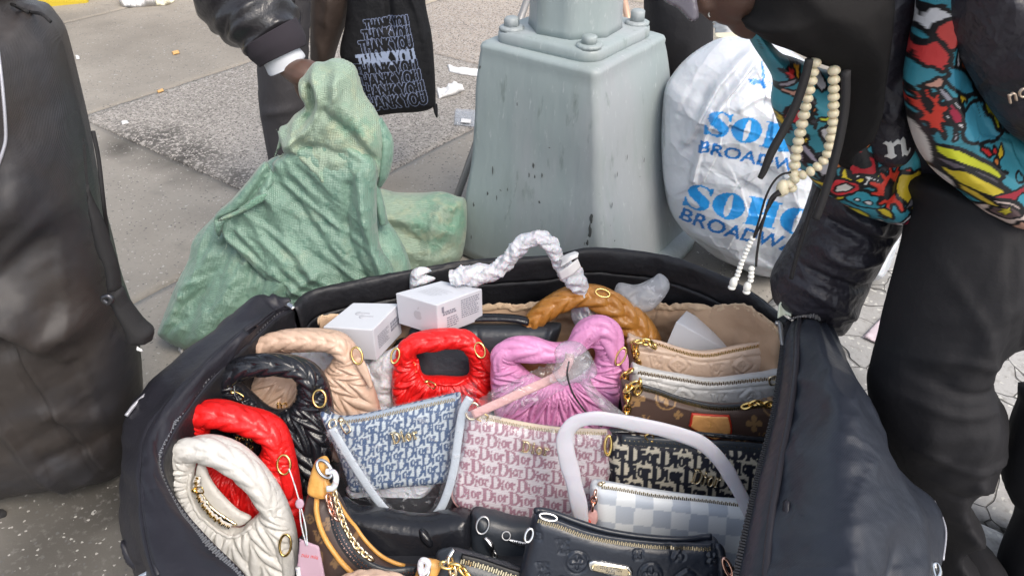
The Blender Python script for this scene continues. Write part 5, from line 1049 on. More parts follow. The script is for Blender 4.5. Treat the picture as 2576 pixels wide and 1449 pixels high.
puff('inner_wall', p4, [(498, 1165), (516, 1180), (524, 1200), (540, 1226), (566, 1256), (596, 1284), (630, 1304), (606, 1326), (570, 1320), (530, 1298), (500, 1258), (488, 1215), (490, 1180)], LM['white'], t4, T=.008, R=.01, back=.5, step=.0025, lift=-.006)
puff('gold_zip_strip', p4, [(500, 1230), (512, 1236), (540, 1272), (580, 1300), (600, 1314), (586, 1318), (544, 1292), (510, 1256)], M['palegold'], t4, T=.002, R=.004, back=.5, step=.0018, lift=.005, disp=lambda a, b, d: .0012 * np.sin((a - b) * 1800))
# red, middle
p5 = Pl(1110, 940, Y=1.19, lean=18)
hobo('red', 'red quilted hobo handbag standing alone in the middle below the white boxes', p5,
     [(988, 1010), (986, 940), (1000, 890), (1020, 855), (1050, 836), (1095, 828), (1145, 827), (1185, 840), (1212, 864), (1234, 892), (1242, 930), (1240, 990), (1230, 1060), (1200, 1120), (1100, 1130), (1010, 1100)],
     [(1050, 876), (1090, 878), (1130, 868), (1162, 862), (1172, 880), (1180, 915), (1178, 938), (1160, 948), (1110, 946), (1068, 944), (1056, 920), (1048, 895)],
     [(1018, 905), (1022, 880), (1048, 858), (1095, 852), (1140, 846), (1175, 852), (1198, 878), (1204, 910)], [16, 22, 24, 24, 24, 24, 22, 15], quilt(p5, (1112, 905), 15, .0078, .046, 1.2),
     rings=[((1209, 866), 12, 18, -.4, [(1200, 872), (1216, 866), (1236, 894), (1242, 920), (1226, 922), (1212, 900)]), ((1000, 880), 10, 17, .2, [(994, 892), (1006, 890), (1008, 906), (996, 908)])],
     zips=[[(1050, 900), (1056, 930), (1072, 950), (1110, 955), (1150, 956), (1180, 944)], [(1044, 906), (1048, 930)], ((1075, 950), (1098, 958))], nb=8)
# pink
p6 = Pl(1400, 950, Y=1.15, lean=18)
hobo('pink', 'candy pink quilted hobo handbag in front of the tan one, its handle pinched', p6,
     [(1234, 970), (1234, 920), (1240, 885), (1260, 862), (1300, 848), (1345, 848), (1390, 862), (1428, 858), (1440, 830), (1462, 806), (1500, 793), (1536, 802), (1556, 826), (1566, 872), (1576, 910), (1564, 960), (1556, 1020), (1548, 1080), (1500, 1140), (1380, 1150), (1280, 1120), (1244, 1040)],
     [(1300, 900), (1340, 906), (1385, 910), (1430, 905), (1462, 888), (1486, 872), (1497, 888), (1490, 915), (1464, 942), (1430, 960), (1390, 962), (1345, 945), (1318, 925)],
     [(1256, 925), (1262, 885), (1300, 872), (1350, 876), (1402, 882), (1440, 868), (1470, 836), (1504, 818), (1530, 836), (1538, 880), (1536, 930)], [17, 24, 29, 29, 20, 21, 27, 29, 30, 27, 18], quilt(p6, (1400, 930), 17, .0105, .052, 1.5),
     rings=[((1556, 880), 10, 22, .5, [(1546, 866), (1566, 864), (1576, 890), (1574, 920), (1560, 914)])], nb=6, T=.028, A=.19)
# tan
p7 = Pl(1480, 820, Y=1.30, lean=12)
hobo('tan', 'tan brown quilted hobo handbag with a broad arched handle at the back', p7,
     [(1304, 845), (1316, 805), (1340, 775), (1368, 752), (1420, 724), (1475, 716), (1520, 722), (1560, 742), (1609, 775), (1646, 816), (1668, 864), (1680, 930), (1640, 1000), (1500, 1010), (1380, 990), (1320, 920)],
     [(1342, 842), (1352, 820), (1380, 802), (1412, 782), (1445, 768), (1474, 760), (1496, 790), (1520, 820), (1548, 850), (1556, 890), (1500, 930), (1400, 930), (1352, 890)],
     [(1322, 868), (1330, 820), (1362, 784), (1412, 752), (1472, 738), (1530, 762), (1578, 802), (1610, 850), (1628, 900)], [15, 20, 23, 24, 25, 33, 38, 36, 26], quilt(p7, (1480, 860), 17, .0078, .046, 1.2),
     rings=[((1512, 722), 18, 8, .25, [(1526, 722), (1540, 720), (1560, 736), (1576, 752), (1560, 752), (1536, 740)])], nb=12, A=.26)

# ---- pouches
def pouch(name, label, pl, outline, m, zp_, zm, tape, group='zipped pouches in the suitcase', T=.02, R=.022, step=.0022, disp=None, col=None, pitch=.0032, zw=.0048, tw=.0065, folds=(), e=.001):
    t = thing(name, label, 'pouch', pl.at(*outline[-1]), group)
    body, pf = puff('body', pl, outline, m, t, T=T, R=R, back=1, step=step, disp=disp, col=col, folds=folds)
    zipper(pf, zp_, zm, t, tape, w=zw * 1.35, tw=tw * 1.35, e=e, pitch=pitch)
    return t, pf
def star(cx, cy, r, kind, pl, rot=0):
    L = []
    if kind == 'flower': L = [[(cx + r * (abs(math.cos(2 * (t - rot))) ** .5 * .85 + .15) * math.cos(t), cy + r * (abs(math.cos(2 * (t - rot))) ** .5 * .85 + .15) * math.sin(t)) for t in np.linspace(0, 2 * math.pi, 40, endpoint=False)]]
    if kind == 'diamond': L = [[(cx + r * 1.25 * abs(math.cos(t)) ** 1.7 * np.sign(math.cos(t)), cy + r * abs(math.sin(t)) ** 1.7 * np.sign(math.sin(t))) for t in np.linspace(0, 2 * math.pi, 32, endpoint=False)], [(cx + r * .34 * (abs(math.cos(2 * t)) + .2) * math.cos(t), cy + r * .34 * (abs(math.cos(2 * t)) + .2) * math.sin(t)) for t in np.linspace(0, 2 * math.pi, 24, endpoint=False)]]
    if kind == 'circle': L = [[(cx + r * math.cos(t), cy + r * math.sin(t)) for t in np.linspace(0, 2 * math.pi, 24, endpoint=False)], [(cx + r * .7 * (abs(math.cos(2 * t)) * .8 + .2) * math.cos(t), cy + r * .7 * (abs(math.cos(2 * t)) * .8 + .2) * math.sin(t)) for t in np.linspace(0, 2 * math.pi, 32, endpoint=False)]]
    S = [loop_segs(pl.pts(l)) for l in L]
    if kind == 'LV': S = [place_segs(glyph_segs(['LV']), pl, (cx - r, cy + r), (cx + r, cy + r * 1.1), 2 * r)]
    return S
def motifs(pl, items, rot=0): return [s for it in items for s in star(*it, pl, rot)]
def emboss(pl, items, A=.0016, w=.0016, extra=None, rot=0):
    SS = motifs(pl, items, rot)
    def f(a, b, d):
        P = np.stack([a, b], 1); h = np.zeros(len(a)) if extra is None else extra(a, b, d)
        for S in SS:
            lo = np.minimum(S[:, :2].min(0), S[:, 2:].min(0)) - .008; hi = np.maximum(S[:, :2].max(0), S[:, 2:].max(0)) + .008
            k = np.where((a > lo[0]) & (a < hi[0]) & (b > lo[1]) & (b < hi[1]))[0]
            if len(k): dd = dist(P[k], S); h[k] = h[k] - A * np.exp(-(dd / w) ** 2) + A * .6 * inside(P[k], S)
        return h
    return f
def printed(pl, items, base, ink, rot=0):
    SS = [(it, star(*it, pl, rot)) for it in items]
    def f(a, b):
        P = np.stack([a, b], 1); c = np.ones((len(a), 3)) * np.array(base)
        for it, ss in SS:
            S = np.vstack(ss)
            if it[3] == 'circle': c[(dist(P, ss[0]) < .0016) | inside(P, ss[1])] = ink
            elif it[3] == 'diamond': c[(dist(P, ss[0]) < .0014) | inside(P, ss[1])] = ink
            else: c[inside(P, S)] = ink
        return c
    return f
# beige embossed
q1 = Pl(1780, 900, Y=1.20, lean=15); empA = [(1700, 908, 22, 'diamond'), (1861, 908, 22, 'diamond'), (1640, 905, 18, 'LV'), (1790, 925, 20, 'LV'), (1935, 905, 18, 'LV')]
LM['beige2'] = leather('beige_grained_leather', (.62, .46, .35), .42); LM['white2'] = leather('white_grained_leather', (.58, .58, .575), .42)
ta, pfa = pouch('pouch', 'beige embossed leather pouch, rearmost of the stack on the right', q1, [(1578, 850), (1582, 838), (1600, 846), (1640, 858), (1700, 872), (1750, 882), (1800, 880), (1860, 868), (1920, 860), (2000, 852), (2010, 960), (1960, 1040), (1700, 1040), (1600, 980), (1582, 900)], LM['beige2'],
      [(1606, 855), (1650, 862), (1700, 876), (1745, 886), (1790, 886), (1850, 874), (1910, 864), (1985, 856)], M['gold'], LM['beige2'], disp=emboss(q1, empA, .0034, .0018, lambda a, b, d: .0016 * wrinkle(a * 14, b * 14, 3)), folds=[([(1600, 872), (1700, 890), (1770, 902), (1860, 890), (1960, 878)], -.003, .0025), ([(1836, 898), (1848, 940)], -.003, .002)], pitch=.0036)
q2 = Pl(1780, 985, Y=1.13, lean=15); empB = [(1712, 985, 24, 'diamond'), (1884, 988, 26, 'diamond'), (1795, 1002, 24, 'LV'), (1640, 965, 18, 'LV'), (1950, 985, 16, 'LV')]
tb, pfb = pouch('pouch', 'white embossed leather pouch, second of the stack on the right', q2, [(1584, 930), (1592, 912), (1612, 920), (1660, 932), (1720, 942), (1765, 950), (1810, 950), (1860, 944), (1920, 936), (2000, 928), (2000, 1040), (1950, 1100), (1700, 1100), (1600, 1040), (1584, 980)], LM['white2'],
      [(1600, 926), (1660, 938), (1720, 948), (1770, 956), (1820, 955), (1880, 948), (1950, 940), (1985, 936)], M['palegold'], LM['white2'], disp=emboss(q2, empB, .0034, .0018, lambda a, b, d: .0016 * wrinkle(a * 14, b * 14, 5)), folds=[([(1610, 944), (1700, 962), (1770, 972), (1860, 966), (1960, 955)], -.003, .0025)], pitch=.0036)
puller(pfb, (1950, 938), (1925, 945), M['palegold'], tb, e=.010, w=.007)
# brown monogram with orange tab
q3 = Pl(1750, 1050, Y=1.06, lean=15)
mono = [(1600, 990, 20, 'flower'), (1672, 990, 26, 'circle'), (1820, 1045, 1, 'flower'), (1889, 1052, 21, 'flower'), (1935, 1010, 22, 'circle'), (1700, 1030, 12, 'flower'), (1905, 1085, 12, 'LV'), (1850, 1095, 14, 'diamond'), (1620, 1045, 14, 'LV'), (1585, 1000, 12, 'diamond')]
M['mono'] = mat('brown_coated_canvas', attr=True, rough=.42, spec=.45, bump=[(300, .3, .0008)])
tc_, pfc = pouch('pouch', 'brown patterned pouch with an orange leather tab on its front', q3, [(1560, 962), (1572, 956), (1600, 964), (1640, 974), (1690, 992), (1740, 1006), (1790, 1014), (1840, 1016), (1900, 1010), (1980, 1002), (1990, 1100), (1960, 1180), (1700, 1180), (1590, 1100), (1564, 1020)], M['mono'],
      [(1585, 965), (1640, 978), (1690, 996), (1740, 1010), (1790, 1019), (1840, 1020), (1900, 1014), (1970, 1006)], M['gold'], LM['slate'], col=printed(q3, mono, (.085, .052, .042), (.32, .19, .085)), disp=lambda a, b, d: .0015 * wrinkle(a * 12, b * 12, 4), pitch=.0034, folds=[([(1580, 975), (1660, 1000), (1740, 1022)], .002, .003)])
tabo = [(1733, 1024), (1733, 1024), (1780, 1028), (1828, 1030), (1828, 1030), (1834, 1055), (1834, 1074), (1830, 1078), (1796, 1092), (1786, 1092), (1750, 1074), (1728, 1060), (1728, 1050)]
puff('leather_tab', q3, tabo, M['rededge'], tc_, T=.003, R=.004, step=.0016, lift=.0205)
_, pft = puff('leather_tab', q3, [((x - 1781) * .93 + 1781, (y - 1058) * .92 + 1058) for x, y in tabo], M['orange'], tc_, T=.0035, R=.004, step=.0016, lift=.0215)
relief('debossed_mark', pft, place_segs(text_segs('2'), q3, (1776, 1060), (1786, 1056), 12), M['veg'], tc_, step=.0008, h=.0003, lift=.0002)
def lug(pl, c, m, parent, h=.01, r=.010):
    V, Fc = ball_mesh(pl.at(*c, h), r, 12, 8, (1, .8, 1)); return mk('strap_lug', V, Fc, m, parent)
lug(q1, (1586, 852), LM['beige2'], ta); lug(q2, (1596, 924), LM['white2'], tb, .012)
chain(q1, [(1592, 875), (1594, 850), (1610, 846), (1630, 850), (1648, 866)], M['gold'], ta, .026, .017, .0022)
chain(q1, [(1588, 860), (1596, 880), (1600, 905), (1594, 925)], M['gold'], ta, .022, .016, .0021)
chain(q2, [(1568, 950), (1566, 935), (1578, 922), (1594, 916)], M['gold'], tb, .022, .016, .0021)
chain(q3, [(1575, 962), (1590, 950), (1606, 948), (1600, 966)], M['gold'], tc_, .026, .016, .0022); chain(q3, [(1572, 965), (1574, 1000), (1572, 1040), (1576, 1095)], M['gold'], tc_, .024, .016, .0021)
chain(q3, [(1870, 1006), (1895, 998), (1920, 1002), (1944, 1000)], M['gold'], tc_, .024, .016, .0022); chain(q1, [(1963, 880), (1962, 905), (1958, 935)], M['gold'], ta, .020, .016, .0021)

# oblique-letter pouches
def oblique(pl, o, ex, ey, nx, ny, base, ink, fat=.0016, row=(0, 0), sc_=1.0, clipd=None):
    segs = []
    for j in range(-2, ny):
        x = -4.0
        while x < nx:
            for ch, adv, s_, w_ in (('D', .82, 1.0, .92), ('i', .27, .80, .80), ('o', .42, .80, .80), ('r', .38, .80, .72)):
                X0 = o[0] + ex[0] * x + ey[0] * j; Y0 = o[1] + ex[1] * x + ey[1] * j
                if clipd[0] < X0 < clipd[2] and clipd[1] < Y0 < clipd[3]:
                    for lp in GL[ch]:
                        a = np.array(lp, float) * s_; h_ = sc_
                        X = X0 + ex[0] * a[:, 0] * w_ + .05 * h_ * a[:, 1]; Y = Y0 + ex[1] * a[:, 0] * w_ - h_ * a[:, 1] - (.12 * h_ if ch in 'or' else 0)
                        segs.append(loop_segs(pl.pts(np.stack([X, Y], 1))))
                x += adv
    def f(a, b):
        P = np.stack([a, b], 1); c = np.ones((len(a), 3)) * np.array(base)
        for S in segs:
            lo = np.minimum(S[:, :2].min(0), S[:, 2:].min(0)) - fat; hi = np.maximum(S[:, :2].max(0), S[:, 2:].max(0)) + fat
            k = np.where((a > lo[0]) & (a < hi[0]) & (b > lo[1]) & (b < hi[1]))[0]
            if len(k): pass
            else: continue
            dd = dist(P[k], S); c[k[dd < fat]] = ink
        ins = np.zeros(len(a), bool)
        # solid strokes: even-odd over each letter
        i = 0
        for S in segs:
            ins ^= inside(P, S)
        c[ins] = ink
        w = .92 + .10 * np.sin((a * 1.0 + b * .6) * 2600); return c * w[:, None]
    return f
M['jacq'] = mat('woven_letter_jacquard', attr=True, rough=.55, spec=.4, bump=[(500, .4, .0008)], weave=('twill', 330, .3))
def gold_word(pf, p0, p1, hh, parent, m=None):
    x = 0
    for ch in 'Dior':
        L = GL[ch]; w = max(max(p[0] for p in lp) for lp in L); tot = .86 + .31 + .6 + .52 + .3
        f0, f1 = x / tot, (x + w) / tot; a = (p0[0] + (p1[0] - p0[0]) * f0, p0[1] + (p1[1] - p0[1]) * f0); b = (p0[0] + (p1[0] - p0[0]) * f1, p0[1] + (p1[1] - p0[1]) * f1)
        relief('gold_letter', pf, place_segs(np.vstack([loop_segs(np.array(lp)) for lp in L]), pf.pl, a, b, hh * (1 if ch == 'D' else .70 if ch != 'i' else .95), None), m or M['palegold'], parent, step=.0008, h=.005, lift=.003); x += w + .1
# blue
q4 = Pl(1000, 1130, Y=1.00, lean=20)
td, pfd = pouch('pouch', 'blue letter-patterned pouch in clear plastic with a wrapped strap', q4, [(806, 1040), (815, 1030), (850, 1046), (900, 1044), (1000, 1022), (1080, 1004), (1150, 988), (1160, 996), (1160, 1060), (1152, 1130), (1144, 1185), (1132, 1206), (1080, 1216), (1000, 1222), (940, 1230), (885, 1232), (868, 1190), (850, 1140), (825, 1085)], M['jacq'],
      [(860, 1054), (920, 1046), (1000, 1028), (1080, 1010), (1150, 994)], M['palegold'], mat('blue_grey_tape', (.30, .36, .44), .6), col=oblique(q4, (760, 1290), (33, -6), (20, -29), 16, 12, (.56, .62, .65), (.06, .11, .22), .0007, sc_=31, clipd=(770, 960, 1190, 1270)), disp=lambda a, b, d: .0015 * wrinkle(a * 9, b * 9, 7), T=.022)
gold_word(pfd, (994, 1100), (1058, 1086), 27, td); puller(pfd, (862, 1046), (886, 1068), M['palegold'], td, e=.010, w=.006)
ring('eyelet', q4, (846, 1048), 9, 9, 0, .03, M['palegold'], td, .002)
M['wstrap'] = mat('pale_strap', (.50, .55, .60), .4, bump=(30, .3))
spb = [(848, 1050), (880, 1105), (914, 1160), (944, 1205), (980, 1250), (1020, 1274), (1065, 1280), (1105, 1258), (1128, 1215), (1146, 1150), (1156, 1080), (1168, 1010), (1186, 975)]
tube('strap', [q4.at(x, y, .045) for x, y in spb], .008, M['wstrap'], td, flat=.25, up=q4.n, n=8)
tube('strap_film', [q4.at(x, y, .046) for x, y in spb], .0135, M['film'], td, flat=.35, up=q4.n, n=14, nseg=18, mod=lambda t, ph: 1 + .22 * np.array([vnoise(t * 60, q * 2, 3) for q in ph]))
puff('film_wrap', q4, [(800, 1040), (830, 1020), (870, 1036), (1000, 1014), (1100, 992), (1150, 975), (1190, 960), (1200, 980), (1180, 1080), (1165, 1160), (1150, 1210), (1110, 1262), (1060, 1290), (1000, 1284), (960, 1262), (900, 1250), (870, 1230), (840, 1160), (815, 1100)], M['film'], td, T=.022, R=.03, back=0, step=.004, lift=.0025, disp=lambda a, b, d: .003 * wrinkle(a * 16, b * 16, 9))
puff('tissue_flap', q4, [(868, 1232), (940, 1222), (1040, 1215), (1100, 1210), (1060, 1262), (1000, 1268), (930, 1286), (890, 1276)], M['tissue'], td, T=.006, R=.02, back=1, step=.004, lift=-.01, disp=lambda a, b, d: .006 * wrinkle(a * 14, b * 14, 2))
# pink
q5 = Pl(1345, 1170, Y=.97, lean=22)
outp = [(1164, 1050), (1172, 1036), (1200, 1040), (1260, 1052), (1330, 1066), (1420, 1076), (1500, 1080), (1532, 1082), (1540, 1100), (1536, 1180), (1520, 1260), (1505, 1318), (1440, 1318), (1360, 1312), (1280, 1304), (1210, 1294), (1168, 1280), (1142, 1256), (1136, 1225), (1144, 1170), (1156, 1110)]
te, pfe = pouch('pouch', 'dusty pink letter-patterned pouch with gold lettering in the centre', q5, outp, M['jacq'],
      [(1205, 1043), (1260, 1055), (1330, 1069), (1410, 1079), (1490, 1083), (1525, 1084)], M['palegold'], M['ztape'], col=oblique(q5, (1060, 1390), (35, 5), (19, -31), 20, 16, (.68, .62, .64), (.36, .18, .23), .0007, sc_=32, clipd=(1090, 1010, 1560, 1350)), disp=lambda a, b, d: .0015 * wrinkle(a * 9, b * 9, 8), T=.022)
gold_word(pfe, (1309, 1120), (1378, 1130), 27, te)
M['pinkleather'] = leather('pale_pink_leather', (.66, .38, .36), .4)
tube('edge_piping', onP(pfe, [(1158, 1110), (1146, 1170), (1139, 1225), (1145, 1254), (1170, 1278), (1212, 1291), (1280, 1301), (1360, 1309), (1440, 1315), (1500, 1315)], -.002, 6), .0035, M['pinkleather'], te, n=1, nseg=8)
puller(pfe, (1200, 1038), (1226, 1046), M['gold'], te, e=.008, w=.006); ring('strap_ring', q5, (1190, 1022), 16, 19, .3, .022, M['palegold'], te, .0026)
sp = [(1192, 1016), (1250, 990), (1320, 958), (1400, 920), (1424, 890), (1428, 868)]
tube('strap', [q5.at(x, y, .05) for x, y in sp], .0085, M['pinkleather'], te, flat=.25, up=q5.n, n=8)
tube('strap_film', [q5.at(x, y, .052) for x, y in [(1180, 1024)] + sp[1:4] + [(1440, 900), (1460, 880)]], [.012, .024, .026, .026, .026, .018], M['film'], te, flat=.3, up=q5.n, n=16, nseg=22, mod=lambda t, ph: 1 + .2 * np.array([vnoise(t * 40, q * 2, 6) for q in ph]))
puff('crumpled_film', Pl(1440, 870, Y=1.02, lean=10), [(1392, 862), (1405, 845), (1430, 838), (1458, 842), (1475, 860), (1492, 890), (1498, 915), (1480, 925), (1500, 960), (1545, 1000), (1580, 1030), (1530, 1020), (1480, 975), (1450, 935), (1410, 940), (1388, 915), (1396, 890)], M['film2'], te, T=.022, R=.02, back=.8, step=.0035, lift=.03, disp=lambda a, b, d: .006 * wrinkle(a * 26, b * 26, 9) + .012 * facet(a * 40, b * 40, 9))
tube('elastic_cord', [q5.at(x, y, .09) for x, y in [(1422, 868), (1418, 900), (1430, 940), (1452, 975), (1480, 1008), (1500, 1022)]], .0016, M['duf2'], te, nseg=6)
puff('film_wrap', q5, [(1160, 1040), (1200, 1030), (1330, 1060), (1530, 1076), (1545, 1120), (1540, 1220), (1520, 1300), (1400, 1312), (1250, 1298), (1150, 1262), (1146, 1180)], M['film'], te, T=.022, R=.03, back=0, step=.004, lift=.0025, disp=lambda a, b, d: .002 * wrinkle(a * 12, b * 12, 19))
# black and cream
q6 = Pl(1740, 1170, Y=.965, lean=20)
tf, pff = pouch('pouch', 'black and cream letter-patterned pouch with a silver-gold zip, right of the pink one', q6, [(1526, 1120), (1536, 1098), (1560, 1092), (1640, 1098), (1740, 1106), (1840, 1114), (1940, 1122), (1990, 1126), (1990, 1260), (1940, 1340), (1700, 1330), (1580, 1290), (1546, 1230), (1530, 1170)], M['jacq'],
      [(1560, 1100), (1640, 1106), (1740, 1113), (1840, 1119), (1925, 1126), (1980, 1130)], M['palegold'], LM['slate'], col=oblique(q6, (1430, 1400), (42, 5), (22, -36), 18, 13, (.60, .55, .44), (.013, .015, .026), .0015, sc_=41, clipd=(1480, 1060, 2010, 1320)), disp=lambda a, b, d: .0015 * wrinkle(a * 9, b * 9, 18), T=.022, pitch=.0040, zw=.0062, tw=.010)
gold_word(pff, (1730, 1196), (1800, 1208), 34, tf); ring('strap_ring', q6, (1526, 1105), 8, 22, .1, .024, M['gold'], tf, .0028); puller(pff, (1636, 1098), (1622, 1072), M['gold'], tf, e=.010, w=.007)
puff('top_binding', q6, [(1534, 1086), (1560, 1084), (1590, 1088), (1660, 1088), (1760, 1094), (1860, 1102), (1990, 1112), (1990, 1128), (1760, 1104), (1600, 1098), (1540, 1100)], LM['black'], tf, T=.010, R=.010, back=1, step=.003, lift=-.014)
# checked
q7 = Pl(1680, 1300, Y=.87, lean=22)
Ac = q7.pts([(1500, 1250), (1546, 1255), (1497, 1293)]); ea, eb = Ac[1] - Ac[0], Ac[2] - Ac[0]; Mi = np.linalg.inv(np.stack([ea, eb], 1))
def check(a, b):
    uv = (np.stack([a, b], 1) - Ac[0]) @ Mi.T; k = (np.floor(uv[:, 0]) + np.floor(uv[:, 1])) % 2
    c = np.where(k[:, None] > 0, np.array([[.48, .53, .60]]), np.array([[.74, .77, .79]])); st = .5 + .5 * np.sin((uv[:, 0] * .7 + uv[:, 1]) * 30); return c * (1 - .09 * st * (k + .2))[:, None] + .05 * (st * k)[:, None]
M['chk'] = mat('checked_canvas', attr=True, rough=.4, spec=.45, bump=[(400, .3, .0008)])
tg, pfg = pouch('pouch', 'white and grey checked pouch with a white-wrapped loop strap', q7, [(1484, 1222), (1500, 1208), (1540, 1214), (1620, 1228), (1700, 1240), (1780, 1250), (1850, 1256), (1890, 1262), (1910, 1300), (1900, 1400), (1880, 1500), (1720, 1500), (1560, 1460), (1500, 1400), (1494, 1320), (1486, 1260)], M['chk'],
      [(1510, 1214), (1560, 1222), (1640, 1236), (1720, 1246), (1800, 1255), (1870, 1262)], M['palegold'], mat('white_zip_tape', (.66, .68, .70), .6), col=check, disp=lambda a, b, d: .0016 * wrinkle(a * 9, b * 9, 28), T=.022, pitch=.0034)
ws = [(1460, 1288), (1452, 1250), (1440, 1190), (1424, 1130), (1418, 1080), (1438, 1046), (1480, 1032), (1540, 1036), (1620, 1052), (1700, 1072), (1760, 1098), (1806, 1146), (1838, 1200), (1870, 1262), (1895, 1310)]
tube('wrapped_strap', [q7.at(x, y, .035) for x, y in ws], [.011, .0145, .014, .0145, .014, .013, .0125, .0125, .0125, .0125, .0125, .012, .0115, .011, .0105], M['tissue2'], tg, flat=.3, up=q7.n, n=16, nseg=20, mod=lambda t, ph: 1 + .09 * np.array([vnoise(t * 22, q * 1.6, 3) for q in ph]))
chain(q7, [(1492, 1222), (1488, 1244), (1486, 1262)], M['rosegold'], tg, .03, .013, .0018); puller(pfg, (1508, 1208), (1512, 1190), M['palegold'], tg, e=.012, w=.005)
puff('leather_tab', q7, [(1474, 1272), (1486, 1262), (1498, 1268), (1500, 1290), (1492, 1302), (1476, 1300), (1470, 1286)], M['pinkleather'], tg, T=.004, R=.005, step=.0016, lift=.024)
V, Fc = ball_mesh(q7.at(1476, 1290, .03), .0045, 10, 6); mk('red_tip', V, Fc, M['rededge'], tg)
# black embossed, front
q8 = Pl(1570, 1410, Y=.78, lean=22)
empC = [(1412, 1352, 16, 'LV'), (1362, 1410, 16, 'LV'), (1455, 1384, 1, 'LV'), (1448, 1392, 28, 'circle'), (1632, 1424, 30, 'circle'), (1698, 1372, 20, 'flower'), (1720, 1440, 32, 'diamond'), (1600, 1376, 12, 'flower'), (1784, 1384, 18, 'flower'), (1540, 1460, 24, 'LV'), (1352, 1330, 10, 'flower'), (1790, 1440, 18, 'LV'), (1410, 1448, 20, 'diamond')]
LM['navy'] = leather('blue_black_grained_leather', (.018, .023, .035), .34, None, .3)
th_, pfh = pouch('pouch', 'blue-black embossed leather pouch with a silver name plate at the front', q8, [(1338, 1300), (1350, 1286), (1390, 1292), (1440, 1310), (1500, 1330), (1560, 1344), (1640, 1354), (1720, 1358), (1780, 1352), (1802, 1354), (1810, 1376), (1812, 1420), (1822, 1560), (1560, 1570), (1290, 1560), (1306, 1449), (1322, 1370)], LM['navy'],
      [(1352, 1293), (1400, 1306), (1460, 1328), (1520, 1344), (1580, 1354), (1660, 1362), (1740, 1364), (1785, 1362)], M['palegold'], LM['navy'], disp=emboss(q8, empC, .0034, .0017, lambda a, b, d: .0016 * wrinkle(a * 12, b * 12, 38), rot=.78), T=.024, pitch=.0034, step=.0020, tw=.007)
tube('zip_edge', onP(pfh, [(1346, 1282), (1400, 1292), (1460, 1312), (1520, 1330), (1580, 1342), (1660, 1350), (1740, 1352), (1790, 1348)], .002, 6) - q8.n * .012, .005, LM['navy'], th_, n=1, nseg=8)
plate = [(1476, 1394), (1482, 1388), (1500, 1388), (1570, 1400), (1584, 1408), (1586, 1422), (1578, 1430), (1560, 1430), (1488, 1414), (1478, 1406)]
_, pfp = puff('name_plate', q8, plate, M['silver'], th_, T=.003, R=.003, step=.0013, lift=.0245)
_, pfp2 = puff('name_plate', q8, [((x - 1531) * .86 + 1531, (y - 1409) * .74 + 1409) for x, y in plate], M['palegold'], th_, T=.001, R=.002, step=.0013, lift=.0272)
relief('plate_lettering', pfp2, place_segs(text_segs('LOUIS VUITTON'), q8, (1505, 1404), (1558, 1413), 7), M['duf2'], th_, step=.0006, h=.0003, lift=.0002); relief('plate_lettering', pfp2, place_segs(text_segs('PARIS'), q8, (1519, 1414), (1541, 1418), 6), M['duf2'], th_, step=.0006, h=.0003, lift=.0002)
for c in ((1486, 1402), (1577, 1417)):
    V, Fc = ball_mesh(q8.at(*c, .029), .0028, 10, 6); mk('rivet', V, Fc, M['palegold'], th_)
puff('tape_film', q8, [(1500, 1384), (1540, 1392), (1560, 1420), (1545, 1446), (1525, 1420), (1498, 1410)], M['film'], th_, T=.004, R=.01, back=0, step=.003, lift=.03)
ring('strap_ring', q8, (1330, 1326), 9, 15, .4, .024, M['silver'], th_, .0022); ring('strap_ring', q8, (1378, 1284), 22, 6, .2, .02, M['silver'], th_, .002); puff('side_lug', q8, [(1790, 1352), (1808, 1354), (1818, 1380), (1816, 1440), (1800, 1440), (1794, 1380)], LM['navy'], th_, T=.008, R=.008, step=.003, lift=.018)
ring('clasp', q8, (1818, 1400), 8, 22, -.4, .03, M['rosegold'], th_, .0026); ring('clasp', q8, (1832, 1434), 10, 16, -.2, .03, M['rosegold'], th_, .0026)

# brown hobo with honey leather trim, bottom left of the pile
q9 = Pl(930, 1390, Y=.82, lean=32)
mo9 = [(836, 1300, 16, 'flower'), (812, 1330, 14, 'LV'), (808, 1380, 16, 'circle'), (855, 1395, 14, 'flower'), (900, 1340, 10, 'flower'), (960, 1440, 14, 'LV'), (790, 1290, 10, 'diamond')]
tj = thing('handbag', 'brown patterned hobo handbag with honey leather trim and a rose gold zip', 'handbag', q9.at(930, 1449))
_, pfj = puff('body', q9, [(772, 1250), (790, 1232), (820, 1226), (850, 1240), (876, 1290), (910, 1345), (960, 1395), (1020, 1420), (1080, 1420), (1130, 1440), (1140, 1560), (900, 1600), (800, 1520), (770, 1420), (762, 1330)], M['mono'], tj, T=.035, R=.04, back=1, step=.0024, col=printed(q9, mo9, (.060, .037, .031), (.20, .12, .06)), disp=lambda a, b, d: .002 * wrinkle(a * 10, b * 10, 4))
tube('leather_piping', onP(pfj, [(806, 1236), (812, 1280), (830, 1330), (866, 1384), (905, 1425), (950, 1460)], .002, 6), .0045, M['veg'], tj, n=1, nseg=8)
tube('leather_piping', onP(pfj, [(846, 1240), (874, 1292), (914, 1348), (960, 1392), (1020, 1416)], -.002, 6), .0035, M['veg'], tj, n=1, nseg=8)
zipper(pfj, [(845, 1262), (858, 1310), (885, 1360), (925, 1402), (980, 1428), (1050, 1430)], M['rosegold'], tj, LM['slate'], w=.0075, tw=.013, e=.002, pitch=.0042)
puff('honey_tab', q9, [(800, 1160), (812, 1140), (832, 1132), (842, 1150), (836, 1180), (850, 1215), (846, 1234), (820, 1238), (790, 1228), (788, 1206)], M['veg'], tj, T=.008, R=.012, back=1, step=.0022, lift=.035, folds=[([(838, 1150), (826, 1190), (832, 1232)], -.003, .002)])
